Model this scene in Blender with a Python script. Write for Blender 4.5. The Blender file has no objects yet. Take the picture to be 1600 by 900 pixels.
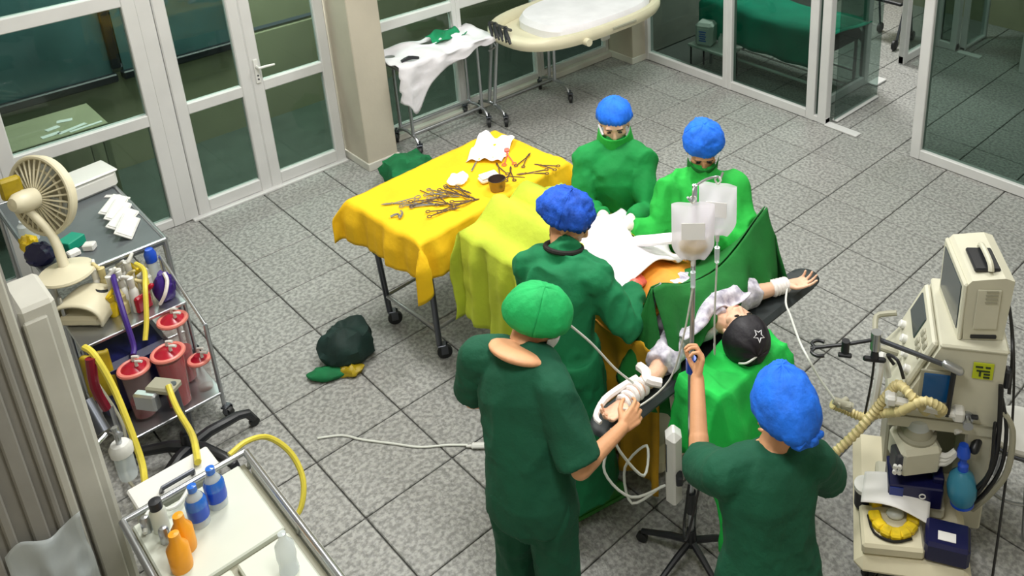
import bpy, math, random
import numpy as np
from mathutils import Matrix, Vector
random.seed(7)
rng = np.random.default_rng(7)
sc = bpy.context.scene
COL = sc.collection
PI = math.pi

# ------------------------------------------------------------------ camera, world, lights, exposure
cam_data = bpy.data.cameras.new('camera')
cam = bpy.data.objects.new('camera', cam_data)
COL.objects.link(cam)
sc.camera = cam
cam_data.sensor_width = 36.0
cam_data.lens = 32.044
cam_data.shift_x = -0.15993
cam_data.shift_y = -0.24960
cam_data.clip_start = 0.05
cam_data.clip_end = 60
CAM_M = [[0.733411, -0.244444, 0.634315, 4.864758], [0.679757, 0.272182, -0.681063, -1.860881], [-0.006167, 0.930679, 0.365784, 3.834064], [0.0, 0.0, 0.0, 1.0]]
cam.matrix_world = Matrix(CAM_M)

sc.view_settings.view_transform = 'Standard'
sc.view_settings.look = 'None'
sc.view_settings.gamma = 1.0
sc.view_settings.use_curve_mapping = False
sc.view_settings.exposure = 0.0

world = bpy.data.worlds.new('world')
sc.world = world
world.use_nodes = True
bg = world.node_tree.nodes['Background']
bg.inputs[0].default_value = (0.80, 0.90, 1.0, 1)
bg.inputs[1].default_value = 0.35

def area(name, loc, size, power, color=(1, 0.99, 0.95), rot=(0, 0, 0)):
    l = bpy.data.lights.new(name, 'AREA')
    l.shape = 'RECTANGLE'
    l.size, l.size_y = size
    l.energy = power
    l.color = color
    o = bpy.data.objects.new(name, l)
    o.location = loc
    o.rotation_euler = rot
    COL.objects.link(o)
    return o
# ceiling tube panels of the theatre, and the lamp above the operating table
area('ceiling_panel_light', (0.2, -0.1, 3.98), (1.2, 0.5), 84)
area('ceiling_panel_light', (0.4, 3.0, 3.98), (1.2, 0.5), 70)
area('ceiling_panel_light', (3.4, -0.6, 3.98), (1.2, 0.5), 55)
area('ceiling_panel_light', (3.4, 3.0, 3.98), (1.2, 0.5), 46)
area('operating_lamp_light', (1.9, 0.95, 3.95), (0.7, 0.7), 60)
area('corridor_light', (-2.55, 0.8, 2.9), (0.5, 2.6), 190)
area('side_room_light', (-0.6, 6.2, 3.2), (1.0, 0.6), 130)
area('lobby_light', (2.2, 6.2, 3.2), (0.8, 0.5), 42)

# ------------------------------------------------------------------ materials
def lin(h):
    h = h.lstrip('#')
    v = [int(h[i:i + 2], 16) / 255 for i in (0, 2, 4)]
    return [x / 12.92 if x <= 0.04045 else ((x + 0.055) / 1.055) ** 2.4 for x in v] + [1.0]

MATS = {}
def mat(name, col, rough=0.5, metal=0.0, var=0.0, vscale=6.0, bump=0.0, bscale=40.0, alpha=None, spec=0.5, sheen=0.0, trans=0.0, stretch=(1, 1, 1), emit=0.0, col2=None, objvar=0.0, wpos=False, ramp=0.18):
    m = bpy.data.materials.new(name)
    m.use_nodes = True
    nt = m.node_tree
    b = nt.nodes['Principled BSDF']
    c = lin(col)
    b.inputs['Base Color'].default_value = c
    b.inputs['Roughness'].default_value = rough
    b.inputs['Metallic'].default_value = metal
    b.inputs['Specular IOR Level'].default_value = spec
    if sheen:
        b.inputs['Sheen Weight'].default_value = sheen
    if trans:
        b.inputs['Transmission Weight'].default_value = trans
    if alpha is not None:
        b.inputs['Alpha'].default_value = alpha
    if emit:
        b.inputs['Emission Color'].default_value = c
        b.inputs['Emission Strength'].default_value = emit
    if var or bump or col2:
        geo = nt.nodes.new('ShaderNodeTexCoord')
        mp = nt.nodes.new('ShaderNodeMapping')
        mp.inputs['Scale'].default_value = stretch
        src = nt.nodes.new('ShaderNodeNewGeometry').outputs['Position'] if wpos else geo.outputs['Object']
        nt.links.new(src, mp.inputs[0])
    if var or col2:
        n = nt.nodes.new('ShaderNodeTexNoise')
        n.inputs['Scale'].default_value = vscale
        n.inputs['Detail'].default_value = 5
        nt.links.new(mp.outputs[0], n.inputs['Vector'])
        r = nt.nodes.new('ShaderNodeValToRGB')
        r.color_ramp.elements[0].position = 0.5 - ramp
        r.color_ramp.elements[1].position = 0.5 + ramp
        lo = [max(0, x * (1 - var)) for x in c[:3]] + [1]
        hi = lin(col2) if col2 else [min(1, x * (1 + var)) for x in c[:3]] + [1]
        r.color_ramp.elements[0].color = lo
        r.color_ramp.elements[1].color = hi
        nt.links.new(n.outputs['Fac'], r.inputs[0])
        out = r.outputs[0]
        if objvar:
            oi = nt.nodes.new('ShaderNodeObjectInfo')
            mr = nt.nodes.new('ShaderNodeMapRange')
            mr.inputs['To Min'].default_value = 1 - objvar
            mr.inputs['To Max'].default_value = 1 + objvar
            nt.links.new(oi.outputs['Random'], mr.inputs['Value'])
            hs = nt.nodes.new('ShaderNodeHueSaturation')
            nt.links.new(mr.outputs[0], hs.inputs['Value'])
            nt.links.new(out, hs.inputs['Color'])
            out = hs.outputs[0]
        nt.links.new(out, b.inputs['Base Color'])
    if bump:
        n2 = nt.nodes.new('ShaderNodeTexNoise')
        n2.inputs['Scale'].default_value = bscale
        n2.inputs['Detail'].default_value = 4
        nt.links.new(mp.outputs[0], n2.inputs['Vector'])
        bp = nt.nodes.new('ShaderNodeBump')
        bp.inputs['Strength'].default_value = bump
        bp.inputs['Distance'].default_value = 0.01
        nt.links.new(n2.outputs['Fac'], bp.inputs['Height'])
        nt.links.new(bp.outputs[0], b.inputs['Normal'])
    MATS[name] = m
    return m

def glass(name, tint, gloss=0.12, rough=0.02):
    m = bpy.data.materials.new(name)
    m.use_nodes = True
    nt = m.node_tree
    nt.nodes.remove(nt.nodes['Principled BSDF'])
    out = nt.nodes['Material Output']
    t = nt.nodes.new('ShaderNodeBsdfTransparent')
    t.inputs[0].default_value = lin(tint)
    g = nt.nodes.new('ShaderNodeBsdfGlossy')
    g.inputs['Roughness'].default_value = rough
    lw = nt.nodes.new('ShaderNodeLayerWeight')
    lw.inputs[0].default_value = 0.5
    pw = nt.nodes.new('ShaderNodeMath')
    pw.operation = 'POWER'
    pw.inputs[1].default_value = 4.0
    nt.links.new(lw.outputs['Facing'], pw.inputs[0])
    f = nt.nodes.new('ShaderNodeMath')
    f.operation = 'MULTIPLY_ADD'
    f.inputs[1].default_value = 0.55
    f.inputs[2].default_value = 0.025
    nt.links.new(pw.outputs[0], f.inputs[0])
    mx = nt.nodes.new('ShaderNodeMixShader')
    nt.links.new(f.outputs[0], mx.inputs[0])
    nt.links.new(t.outputs[0], mx.inputs[1])
    nt.links.new(g.outputs[0], mx.inputs[2])
    nt.links.new(mx.outputs[0], out.inputs[0])
    MATS[name] = m
    return m

mat('tile', '#959592', 0.45, var=0.28, vscale=42, bump=0.9, bscale=46, ramp=0.10, objvar=0.05, wpos=True)
mat('grout', '#5f5f5d', 0.9)
mat('dark_floor', '#4f5a52', 0.5, var=0.15, vscale=5)
mat('white_frame', '#cfcfce', 0.45, var=0.05, vscale=3)
mat('sill', '#c9c7bd', 0.5, var=0.06, vscale=4)
mat('plaster', '#b9b2a2', 0.85, var=0.07, vscale=2.5, bump=0.1, bscale=30)
mat('pier_board', '#bab9b0', 0.6, var=0.08, vscale=5)
mat('plaster_grey', '#8b8983', 0.85, var=0.12, vscale=3, bump=0.2, bscale=12)
mat('olive_wall', '#9c9a7e', 0.85, var=0.07, vscale=3)
mat('teal_pane', '#486668', 0.25, var=0.25, vscale=2.2)
mat('black_rubber', '#151719', 0.5)
mat('black_plastic', '#1b1d22', 0.38, var=0.1)
mat('navy_plastic', '#0d1040', 0.35)
mat('blue_card', '#1c2f7d', 0.45, var=0.2, vscale=8)
mat('steel', '#b9bcc0', 0.28, metal=0.9)
mat('dark_steel', '#5c5f66', 0.35, metal=0.8)
mat('instrument', '#8d7a72', 0.3, metal=0.85)
mat('cream_plastic', '#d6cfb4', 0.42, var=0.04)
mat('white_plastic', '#dcdcd8', 0.4, var=0.03)
mat('machine', '#c7c5b2', 0.45, var=0.04)
mat('machine_dark', '#9c9a88', 0.5)
mat('screen_off', '#3c4446', 0.15)
mat('white_sheet', '#e2dfe4', 0.9, var=0.06, vscale=5, bump=0.25, bscale=25)
mat('green_sheet', '#0c8557', 0.9, var=0.12, vscale=5, bump=0.2, bscale=40)
mat('gold_cloth', '#efbf0c', 0.85, var=0.10, vscale=4, bump=0.2, bscale=45)
mat('gold_dark', '#b98c12', 0.85, var=0.2, vscale=6, bump=0.3, bscale=30)
mat('lime_cloth', '#b4c334', 0.85, var=0.14, vscale=4, bump=0.25, bscale=35)
mat('teal_cover', '#0a9478', 0.9, var=0.12, vscale=4, bump=0.2, bscale=30)
mat('gown', '#08843c', 0.85, var=0.14, vscale=5, bump=0.25, bscale=45)
mat('gown_bright', '#20a83c', 0.85, var=0.16, vscale=5, bump=0.25, bscale=45)
mat('gown_deep', '#067445', 0.85, var=0.14, vscale=5, bump=0.25, bscale=45)
mat('scrub', '#034f36', 0.85, var=0.12, vscale=5, bump=0.25, bscale=55)
mat('drape', '#0e6b26', 0.85, var=0.16, vscale=5, bump=0.25, bscale=40)
mat('bright_green', '#18b848', 0.85, var=0.2, vscale=7, bump=0.3, bscale=30)
mat('cap_green', '#14a557', 0.8, var=0.12, vscale=10, bump=0.35, bscale=40)
mat('cap_blue', '#1268dd', 0.8, var=0.2, vscale=14, bump=0.5, bscale=40)
mat('cap_blue_deep', '#1550bd', 0.8, var=0.25, vscale=18, bump=0.6, bscale=45)
mat('skin', '#dba177', 0.55, var=0.08, vscale=9, bump=0.08, bscale=80)
mat('skin_pale', '#e5b89b', 0.55, var=0.08, vscale=9, bump=0.08, bscale=80)
mat('skin_orange', '#dd8a3f', 0.5, var=0.22, vscale=12, bump=0.1, bscale=40)
mat('glove_red', '#e0685a', 0.4, var=0.25, vscale=20)
mat('glove_white', '#e9dcd6', 0.45, var=0.06, vscale=14)
mat('hair', '#15110f', 0.5, bump=0.3, bscale=90)
mat('eye', '#14100e', 0.2)
mat('lip', '#b06a5a', 0.5)
mat('mask_white', '#e6e8ec', 0.8, bump=0.2, bscale=60)
mat('gauze', '#f4f0f3', 0.95, var=0.04, vscale=10, bump=0.4, bscale=35)
mat('undershirt', '#17140f', 0.8)
mat('patterned', '#f0ebf4', 0.85, var=0.0, vscale=30, col2='#8b879c', ramp=0.25)
mat('cap_dark', '#120d18', 0.55, var=0.3, vscale=8, bump=0.2, bscale=50)
mat('star_white', '#e9e9ee', 0.6)
mat('bandage', '#efe9e6', 0.9, bump=0.3, bscale=50)
mat('tube_clear', '#d6d9d2', 0.3)
mat('tube_yellow', '#d8c84a', 0.35, var=0.1, vscale=10)
mat('tube_cream', '#cdbf8a', 0.45, var=0.12, vscale=14)
mat('tube_black', '#17181a', 0.4)
mat('jar_red', '#a5162c', 0.25, var=0.15, vscale=8)
mat('jar_dark_red', '#7a1028', 0.3, var=0.2, vscale=6)
mat('jar_clear', '#d8bcb8', 0.10, alpha=0.13)
mat('pink_rim', '#e08478', 0.35)
mat('blue_bottle', '#2a6fd4', 0.15, alpha=0.9, var=0.1)
mat('clear_plastic', '#dfe8ec', 0.12, alpha=0.55)
mat('bag_fluid', '#e8c850', 0.2, alpha=0.75)
mat('orange_bottle', '#f0a01a', 0.35, var=0.1, vscale=9)
mat('yellow_pack', '#e2c21a', 0.45, var=0.3, vscale=16)
mat('olive_pack', '#a08a10', 0.5, var=0.25, vscale=12)
mat('ambu_blue', '#3f8fae', 0.3, alpha=0.85)
mat('ambu_deep', '#1f4fc4', 0.3)
mat('paper', '#e3e2e0', 0.9)
mat('cart_top', '#5d6366', 0.4, var=0.12, vscale=4)
mat('cart_white', '#cdd2c6', 0.42, var=0.04, vscale=3)
mat('purple', '#3a1f7a', 0.4)
mat('teal_box', '#0f8f74', 0.45)
mat('sticker', '#b9c61c', 0.5)
mat('ink', '#25341c', 0.6)
mat('blue_print', '#5a78d8', 0.5)
mat('blue_window', '#124f86', 0.25)
mat('bundle_dark', '#0b2b26', 0.75, var=0.3, vscale=7, bump=0.3, bscale=20)
mat('bundle_green', '#0a6e3e', 0.85, var=0.25, vscale=6, bump=0.3, bscale=20)
mat('shoe', '#2c7d2c', 0.6, var=0.2)
mat('shoe_dark', '#16332a', 0.6)
mat('arm_pad', '#2a3133', 0.5)
mat('ceiling_white', '#dcdcd8', 0.9)
mat('mattress', '#20232a', 0.6)
def film(name, col, see):
    m = bpy.data.materials.new(name)
    m.use_nodes = True
    nt = m.node_tree
    b = nt.nodes['Principled BSDF']
    b.inputs['Base Color'].default_value = lin(col)
    b.inputs['Roughness'].default_value = 0.12
    tl = nt.nodes.new('ShaderNodeBsdfTranslucent')
    tl.inputs[0].default_value = lin(col)
    tp = nt.nodes.new('ShaderNodeBsdfTransparent')
    m1 = nt.nodes.new('ShaderNodeMixShader')
    m1.inputs[0].default_value = 0.55
    m2 = nt.nodes.new('ShaderNodeMixShader')
    m2.inputs[0].default_value = see
    nt.links.new(b.outputs[0], m1.inputs[1])
    nt.links.new(tl.outputs[0], m1.inputs[2])
    nt.links.new(m1.outputs[0], m2.inputs[1])
    nt.links.new(tp.outputs[0], m2.inputs[2])
    nt.links.new(m2.outputs[0], nt.nodes['Material Output'].inputs[0])
    MATS[name] = m
film('bag_film', '#f4f1f8', 0.30)
mat('orange_drape', '#e0922c', 0.7, var=0.25, vscale=7, bump=0.3, bscale=30)
glass('pane_dark', '#bac8c2')
glass('pane_clear', '#ccd8d4')

# ------------------------------------------------------------------ mesh helper
def unit(v):
    v = np.array(v, float)
    return v / max(1e-9, np.linalg.norm(v))

def basis(d, hint=(0, 0, 1)):
    d = unit(d)
    h = np.array(hint, float)
    if abs(d @ unit(h)) > 0.98:
        h = np.array((1, 0, 0), float)
    u = unit(np.cross(h, d))
    return u, np.cross(d, u), d

class G:
    def __init__(s):
        s.v = []
        s.f = []
        s.n = 0
    def add(s, v, f):
        v = np.asarray(v, float).reshape(-1, 3)
        s.v.append(v)
        s.f += [tuple(i + s.n for i in q) for q in f]
        s.n += len(v)
        return s
    def box(s, c, size, rz=0.0, ch=0.0, M=None):
        hx, hy, hz = [q / 2 for q in size]
        ch = min(ch, hx * .9, hy * .9, hz * .9)
        if ch <= 0:
            v = [(x, y, z) for x in (-hx, hx) for y in (-hy, hy) for z in (-hz, hz)]
            f = [(0, 1, 3, 2), (4, 6, 7, 5), (0, 4, 5, 1), (2, 3, 7, 6), (0, 2, 6, 4), (1, 5, 7, 3)]
        else:
            v = []
            idx = {}
            for sx in (-1, 1):
                for sy in (-1, 1):
                    for sz in (-1, 1):
                        for ax in range(3):
                            p = [sx * (hx - ch), sy * (hy - ch), sz * (hz - ch)]
                            p[ax] = (sx, sy, sz)[ax] * (hx, hy, hz)[ax]
                            idx[(sx, sy, sz, ax)] = len(v)
                            v.append(p)
            f = []
            B = (-1, 1)
            for ax in range(3):
                o = [k for k in range(3) if k != ax]
                for sg in B:
                    q = []
                    for a, b in ((-1, -1), (1, -1), (1, 1), (-1, 1)):
                        k = [0, 0, 0]
                        k[ax] = sg
                        k[o[0]] = a
                        k[o[1]] = b
                        q.append(idx[(k[0], k[1], k[2], ax)])
                    fl = (sg > 0) != (ax == 1)
                    f.append(tuple(q if fl else q[::-1]))
                for a in B:
                    for b in B:
                        def key(t):
                            k = [0, 0, 0]
                            k[ax] = t
                            k[o[0]] = a
                            k[o[1]] = b
                            return tuple(k)
                        q = [idx[key(-1) + (o[0],)], idx[key(1) + (o[0],)], idx[key(1) + (o[1],)], idx[key(-1) + (o[1],)]]
                        f.append(tuple(q))
            for sx in B:
                for sy in B:
                    for sz in B:
                        f.append(tuple(idx[(sx, sy, sz, a)] for a in range(3)))
        v = np.array(v, float)
        if M is not None:
            v = v @ np.array(M, float).T
        if rz:
            cz, sn = math.cos(rz), math.sin(rz)
            v = v @ np.array([[cz, -sn, 0], [sn, cz, 0], [0, 0, 1]]).T
        return s.add(v + np.array(c, float), f)
    def rings(s, R, cap=True, closed=False):
        R = [np.asarray(r, float) for r in R]
        m = len(R[0])
        v = np.concatenate(R)
        f = []
        k = len(R)
        for i in range(k if closed else k - 1):
            a, b = i * m, ((i + 1) % k) * m
            for j in range(m):
                j2 = (j + 1) % m
                f.append((a + j, a + j2, b + j2, b + j))
        if cap and not closed:
            f.append(tuple(range(m))[::-1])
            f.append(tuple(range((k - 1) * m, k * m)))
        return s.add(v, f)
    def loft(s, secs, seg=20, cap=True):
        """secs: (centre, side axis, front axis, side radius, front radius)"""
        t = np.linspace(0, 2 * PI, seg, endpoint=False)
        R = []
        for c, u, w, ru, rw in secs:
            R.append(np.array(c) + np.outer(np.cos(t) * ru, u) + np.outer(np.sin(t) * rw, w))
        return s.rings(R, cap)
    def tube(s, pts, r, seg=8, closed=False, sub=0, cap=True):
        P = [np.array(p, float) for p in pts]
        rr = list(r) if hasattr(r, '__len__') else [r] * len(P)
        if sub:
            Q, rq = [], []
            n = len(P)
            rng_ = range(n if closed else n - 1)
            for i in rng_:
                p0 = P[i - 1] if (i > 0 or closed) else P[i]
                p1, p2 = P[i], P[(i + 1) % n]
                p3 = P[(i + 2) % n] if (i + 2 < n or closed) else p2
                for k in range(sub):
                    t = k / sub
                    Q.append(.5 * ((2 * p1) + (-p0 + p2) * t + (2 * p0 - 5 * p1 + 4 * p2 - p3) * t * t + (-p0 + 3 * p1 - 3 * p2 + p3) * t ** 3))
                    rq.append(rr[i] * (1 - t) + rr[(i + 1) % n] * t)
            if not closed:
                Q.append(P[-1])
                rq.append(rr[-1])
            P, rr = Q, rq
        n = len(P)
        t = np.linspace(0, 2 * PI, seg, endpoint=False)
        R = []
        u = None
        for i in range(n):
            a = P[i - 1] if (i > 0 or closed) else P[i]
            b = P[(i + 1) % n] if (i < n - 1 or closed) else P[i]
            d = unit(b - a)
            if u is None:
                u, w, _ = basis(d)
            else:
                u = unit(u - d * (u @ d))
                w = np.cross(d, u)
            R.append(P[i] + rr[i] * (np.outer(np.cos(t), u) + np.outer(np.sin(t), w)))
        return s.rings(R, cap, closed)
    def cyl(s, p0, p1, r0, r1=None, seg=16):
        return s.tube([p0, p1], [r0, r0 if r1 is None else r1], seg)
    def caps(s, p0, p1, r0, r1=None, seg=12):
        """tapered capsule with round ends"""
        r1 = r0 if r1 is None else r1
        p0, p1 = np.array(p0, float), np.array(p1, float)
        d = unit(p1 - p0)
        P, r = [], []
        for a in (85, 60, 30):
            P.append(p0 - d * r0 * math.sin(math.radians(a)))
            r.append(r0 * math.cos(math.radians(a)))
        P.append(p0)
        r.append(r0)
        P.append(p1)
        r.append(r1)
        for a in (30, 60, 85):
            P.append(p1 + d * r1 * math.sin(math.radians(a)))
            r.append(r1 * math.cos(math.radians(a)))
        return s.tube(P, r, seg)
    def chain(s, pts, rs, seg=12):
        for i in range(len(pts) - 1):
            s.caps(pts[i], pts[i + 1], rs[i], rs[i + 1], seg)
        return s
    def lathe(s, prof, c=(0, 0, 0), axis=(0, 0, 1), seg=20, cap=True):
        u, w, d = basis(axis, (0, 1, 0))
        t = np.linspace(0, 2 * PI, seg, endpoint=False)
        R = [np.array(c, float) + d * z + max(r, 1e-4) * (np.outer(np.cos(t), u) + np.outer(np.sin(t), w)) for r, z in prof]
        return s.rings(R, cap)
    def ell(s, c, r, axes=None, seg=16, nr=10):
        A = np.eye(3) if axes is None else np.array(axes, float)
        R = []
        t = np.linspace(0, 2 * PI, seg, endpoint=False)
        for i in range(nr + 1):
            p = -PI / 2 + PI * i / nr
            rr = max(math.cos(p), 0.02)
            loc = np.stack([np.cos(t) * rr * r[0], np.sin(t) * rr * r[1], np.full(seg, math.sin(p) * r[2])], 1)
            R.append(np.array(c, float) + loc @ A)
        return s.rings(R)
    def grid(s, fn, nu, nv):
        v = [fn(i / nu, j / nv) for i in range(nu + 1) for j in range(nv + 1)]
        f = [(i * (nv + 1) + j, (i + 1) * (nv + 1) + j, (i + 1) * (nv + 1) + j + 1, i * (nv + 1) + j + 1) for i in range(nu) for j in range(nv)]
        return s.add(v, f)
    def torus(s, c, R, r, axis=(0, 0, 1), seg=28, rs=8):
        u, w, d = basis(axis, (0, 1, 0))
        P = [np.array(c, float) + R * (math.cos(a) * u + math.sin(a) * w) for a in np.linspace(0, 2 * PI, seg, endpoint=False)]
        return s.tube(P, r, rs, closed=True)
    def xf(s, M):
        M = np.array(M, float)
        s.v = [v @ M[:3, :3].T + (M[:3, 3] if M.shape[1] > 3 else 0) for v in s.v]
        return s
    def V(s):
        return np.concatenate(s.v)
    def mesh(s, name, smooth=True):
        me = bpy.data.meshes.new(name)
        me.from_pydata(s.V().tolist(), [], s.f)
        me.validate()
        if smooth:
            me.polygons.foreach_set('use_smooth', [True] * len(me.polygons))
        return me
    def obj(s, name, m, parent=None, smooth=True, world=False, solid=0.0, sharp=35, sub=0):
        if world and parent is not None:
            s.v = [v - np.array(parent.location) for v in s.v]
        me = s.mesh(name, smooth)
        return link(name, me, m, parent, smooth, solid, sharp, sub)

def link(name, me, m, parent=None, smooth=True, solid=0.0, sharp=35, sub=0):
    o = bpy.data.objects.new(name, me)
    me.materials.append(MATS[m])
    COL.objects.link(o)
    if parent is not None:
        o.parent = parent
    if smooth and sharp:
        try:
            me.set_sharp_from_angle(angle=math.radians(sharp))
        except Exception:
            pass
    if solid:
        md = o.modifiers.new('solid', 'SOLIDIFY')
        md.thickness = solid
        md.offset = -1
    if sub:
        md = o.modifiers.new('sub', 'SUBSURF')
        md.levels = sub
        md.render_levels = sub
    return o

def thing(name, label, cat, loc=(0, 0, 0), rz=0.0, group=None):
    o = bpy.data.objects.new(name, None)
    o.empty_display_size = 0.05
    COL.objects.link(o)
    o.location = loc
    o.rotation_euler = (0, 0, rz)
    o['label'] = label
    o['category'] = cat
    if group:
        o['group'] = group
    return o

def tag(o, label, cat, group=None):
    o['label'] = label
    o['category'] = cat
    if group:
        o['group'] = group
    return o

def struct(o):
    o['kind'] = 'structure'
    return o

def single(name, g, m, label, cat, group=None, loc=None, rz=0.0, smooth=True, **k):
    """a thing that is one mesh; loc given: the mesh is in local space"""
    o = g.obj(name, m, None, smooth, **k)
    if loc is not None:
        o.location = loc
        o.rotation_euler = (0, 0, rz)
    return tag(o, label, cat, group)

# value noise for folds
def _hash(ix, iy, iz):
    h = (ix * 374761393 + iy * 668265263 + iz * 2147483647 + 974634) & 0xffffffff
    h = ((h ^ (h >> 13)) * 1274126177) & 0xffffffff
    return ((h ^ (h >> 16)) & 0xffff) / 32767.5 - 1
def vnoise(p):
    p = np.asarray(p, float)
    i = np.floor(p).astype(np.int64)
    f = p - i
    f = f * f * (3 - 2 * f)
    r = 0
    for dx in (0, 1):
        for dy in (0, 1):
            for dz in (0, 1):
                w = (f[:, 0] if dx else 1 - f[:, 0]) * (f[:, 1] if dy else 1 - f[:, 1]) * (f[:, 2] if dz else 1 - f[:, 2])
                r = r + w * _hash(i[:, 0] + dx, i[:, 1] + dy, i[:, 2] + dz)
    return r
def ridged(p):
    return 1 - 2 * np.abs(vnoise(p))

def remesh(g, voxel, smooth=4, fold=0.0, fscale=(11, 11, 3.5), fine=0.0, seed=0.0, mask=None):
    """fuse overlapping closed shapes into ONE continuous surface, then press folds into it"""
    me = g.mesh('tmp', True)
    o = bpy.data.objects.new('tmp', me)
    COL.objects.link(o)
    md = o.modifiers.new('r', 'REMESH')
    md.mode = 'VOXEL'
    md.voxel_size = voxel
    if smooth:
        ms = o.modifiers.new('s', 'SMOOTH')
        ms.factor = 0.5
        ms.iterations = smooth
    dg = bpy.context.evaluated_depsgraph_get()
    dg.update()
    m2 = bpy.data.meshes.new_from_object(o.evaluated_get(dg))
    bpy.data.objects.remove(o)
    bpy.data.meshes.remove(me)
    n = len(m2.vertices)
    if (fold or fine) and n:
        co = np.empty(n * 3)
        m2.vertices.foreach_get('co', co)
        co = co.reshape(-1, 3)
        no = np.empty(n * 3)
        m2.vertices.foreach_get('normal', no)
        no = no.reshape(-1, 3)
        q = co + seed
        warp = np.stack([vnoise(q * 3.1 + 5), vnoise(q * 3.1 + 17), vnoise(q * 3.1 + 31)], 1) * 0.12
        d = fold * (ridged((q + warp) * np.array(fscale)) - 0.25) + fine * vnoise((q + warp) * 26)
        if mask is not None:
            d = d * mask(co)
        co = co + no * d[:, None]
        m2.vertices.foreach_set('co', co.ravel())
        m2.update()
    m2.polygons.foreach_set('use_smooth', [True] * len(m2.polygons))
    return m2
# ------------------------------------------------------------------ the setting
T = 0.5
floor = struct(G().box((1.7, 2.95, -0.06), (7.2, 10.1, 0.09)).obj('floor', 'grout', smooth=False))
tg = G().box((0, 0, -0.011), (0.492, 0.492, 0.022), ch=0.004)
tile_me = tg.mesh('tile', False)
tile_me.materials.append(MATS['tile'])
def tiles(parent, i0, i1, j0, j1):
    for i in range(i0, i1):
        for j in range(j0, j1):
            o = bpy.data.objects.new('tile', tile_me)
            COL.objects.link(o)
            o.parent = parent
            o.location = ((i + .5) * T, (j + .5) * T, 0.0015 * random.random() - 0.0015)
tiles(floor, -4, 10, -4, 9)
tiles(floor, -2, 6, 9, 16)
struct(G().box((-2.9, 1.0, -0.06), (2.0, 8.0, 0.12)).obj('floor', 'dark_floor', smooth=False))
struct(G().box((1.7, 1.2, 4.06), (7.4, 6.8, 0.1)).obj('ceiling', 'ceiling_white', smooth=False))

def post(g, x, y, z0, z1, sx, sy, ch=0.006):
    g.box((x, y, (z0 + z1) / 2), (sx, sy, z1 - z0), ch=ch)
XB = -1.90
# wall at the far end of the room on the door side (plane x = -1.9)
wall_b = struct(G().box((XB - .05, 1.2, 3.3), (0.12, 6.6, 1.5)).obj('wall_back', 'plaster', smooth=False))

def pane(parent, c, size, m='pane_dark', name='pane'):
    return G().box(c, size).obj(name, m, parent, smooth=False)

def window_x(name, y0, y1, rails, top=2.55, w=0.085, sw=0.10):
    """glazed bay in the plane x = XB; rails: list of (z0, z1)"""
    fr = struct(G().box((XB, (y0 + y1) / 2, top - .04), (0.07, y1 - y0, 0.08), ch=.006).obj(name, 'white_frame', smooth=False))
    for (a, b) in ((y0, y0 + sw), (y1 - sw, y1)):
        G().box((XB, (a + b) / 2, top / 2), (0.075, b - a, top), ch=.006).obj('post', 'white_frame', fr, smooth=False)
    zs = []
    for (a, b) in rails:
        G().box((XB, (y0 + y1) / 2, (a + b) / 2), (0.066, y1 - y0 - 2 * sw + .01, b - a), ch=.006).obj('rail', 'white_frame', fr, smooth=False)
        zs.append((a, b))
    zs.append((top - .08, top))
    for k in range(len(zs) - 1):
        a, b = zs[k][1], zs[k + 1][0]
        pane(fr, (XB - .005, (y0 + y1) / 2, (a + b) / 2), (0.008, y1 - y0 - 2 * sw + .01, b - a + .01))
    return fr
window_x('window_1', -1.06, -0.07, [(0.0, 0.07), (0.84, 0.93), (1.75, 1.85)], sw=0.09)
window_x('window_2', -2.1, -1.06, [(0.0, 0.07), (0.84, 0.93), (1.75, 1.85)], sw=0.07)

def leaf_x(name, y0, y1, handle):
    fr = struct(G().box((XB + .01, (y0 + y1) / 2, 2.35), (0.06, y1 - y0, 0.1), ch=.006).obj(name, 'white_frame', smooth=False))
    for a, b in ((y0, y0 + .085), (y1 - .085, y1)):
        G().box((XB + .01, (a + b) / 2, 1.15), (0.06, b - a, 2.3), ch=.008).obj('stile', 'white_frame', fr, smooth=False)
    for a, b in ((0.015, 0.12), (0.84, 0.93)):
        G().box((XB + .01, (y0 + y1) / 2, (a + b) / 2), (0.056, y1 - y0 - .16, b - a), ch=.008).obj('rail', 'white_frame', fr, smooth=False)
    for a, b in ((.12, .84), (.93, 2.3)):
        pane(fr, (XB + .005, (y0 + y1) / 2, (a + b) / 2), (0.008, y1 - y0 - .16, b - a + .01))
    if handle:
        y = y0 + .045
        g = G().box((XB + .047, y, 1.02), (0.014, 0.035, 0.2), ch=.005)
        g.cyl((XB + .05, y, 1.06), (XB + .10, y, 1.06), .010)
        g.tube([(XB + .10, y - .005, 1.06), (XB + .102, y + .06, 1.06), (XB + .10, y + .12, 1.055)], [.011, .010, .008], 8)
        g.obj('door_handle', 'white_plastic', fr)
        for zz in (.985, .955):
            G().cyl((XB + .05, y, zz), (XB + .057, y, zz), .007).obj('keyhole', 'dark_steel', fr)
    return fr
struct(G().box((XB, -0.03, 1.28), (0.08, 0.1, 2.55), ch=.006).obj('trim_1', 'white_frame', smooth=False))
leaf_x('door_1', 0.025, 0.59, False)
leaf_x('door_2', 0.59, 1.235, True)
struct(G().box((XB + .03, 0.6, 0.006), (0.1, 1.26, 0.02), ch=.004).obj('trim_2', 'white_frame', smooth=False))
struct(G().box((XB, 0.6, 2.46), (0.08, 1.3, 0.12), ch=.006).obj('trim_3', 'white_frame', smooth=False))
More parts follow.
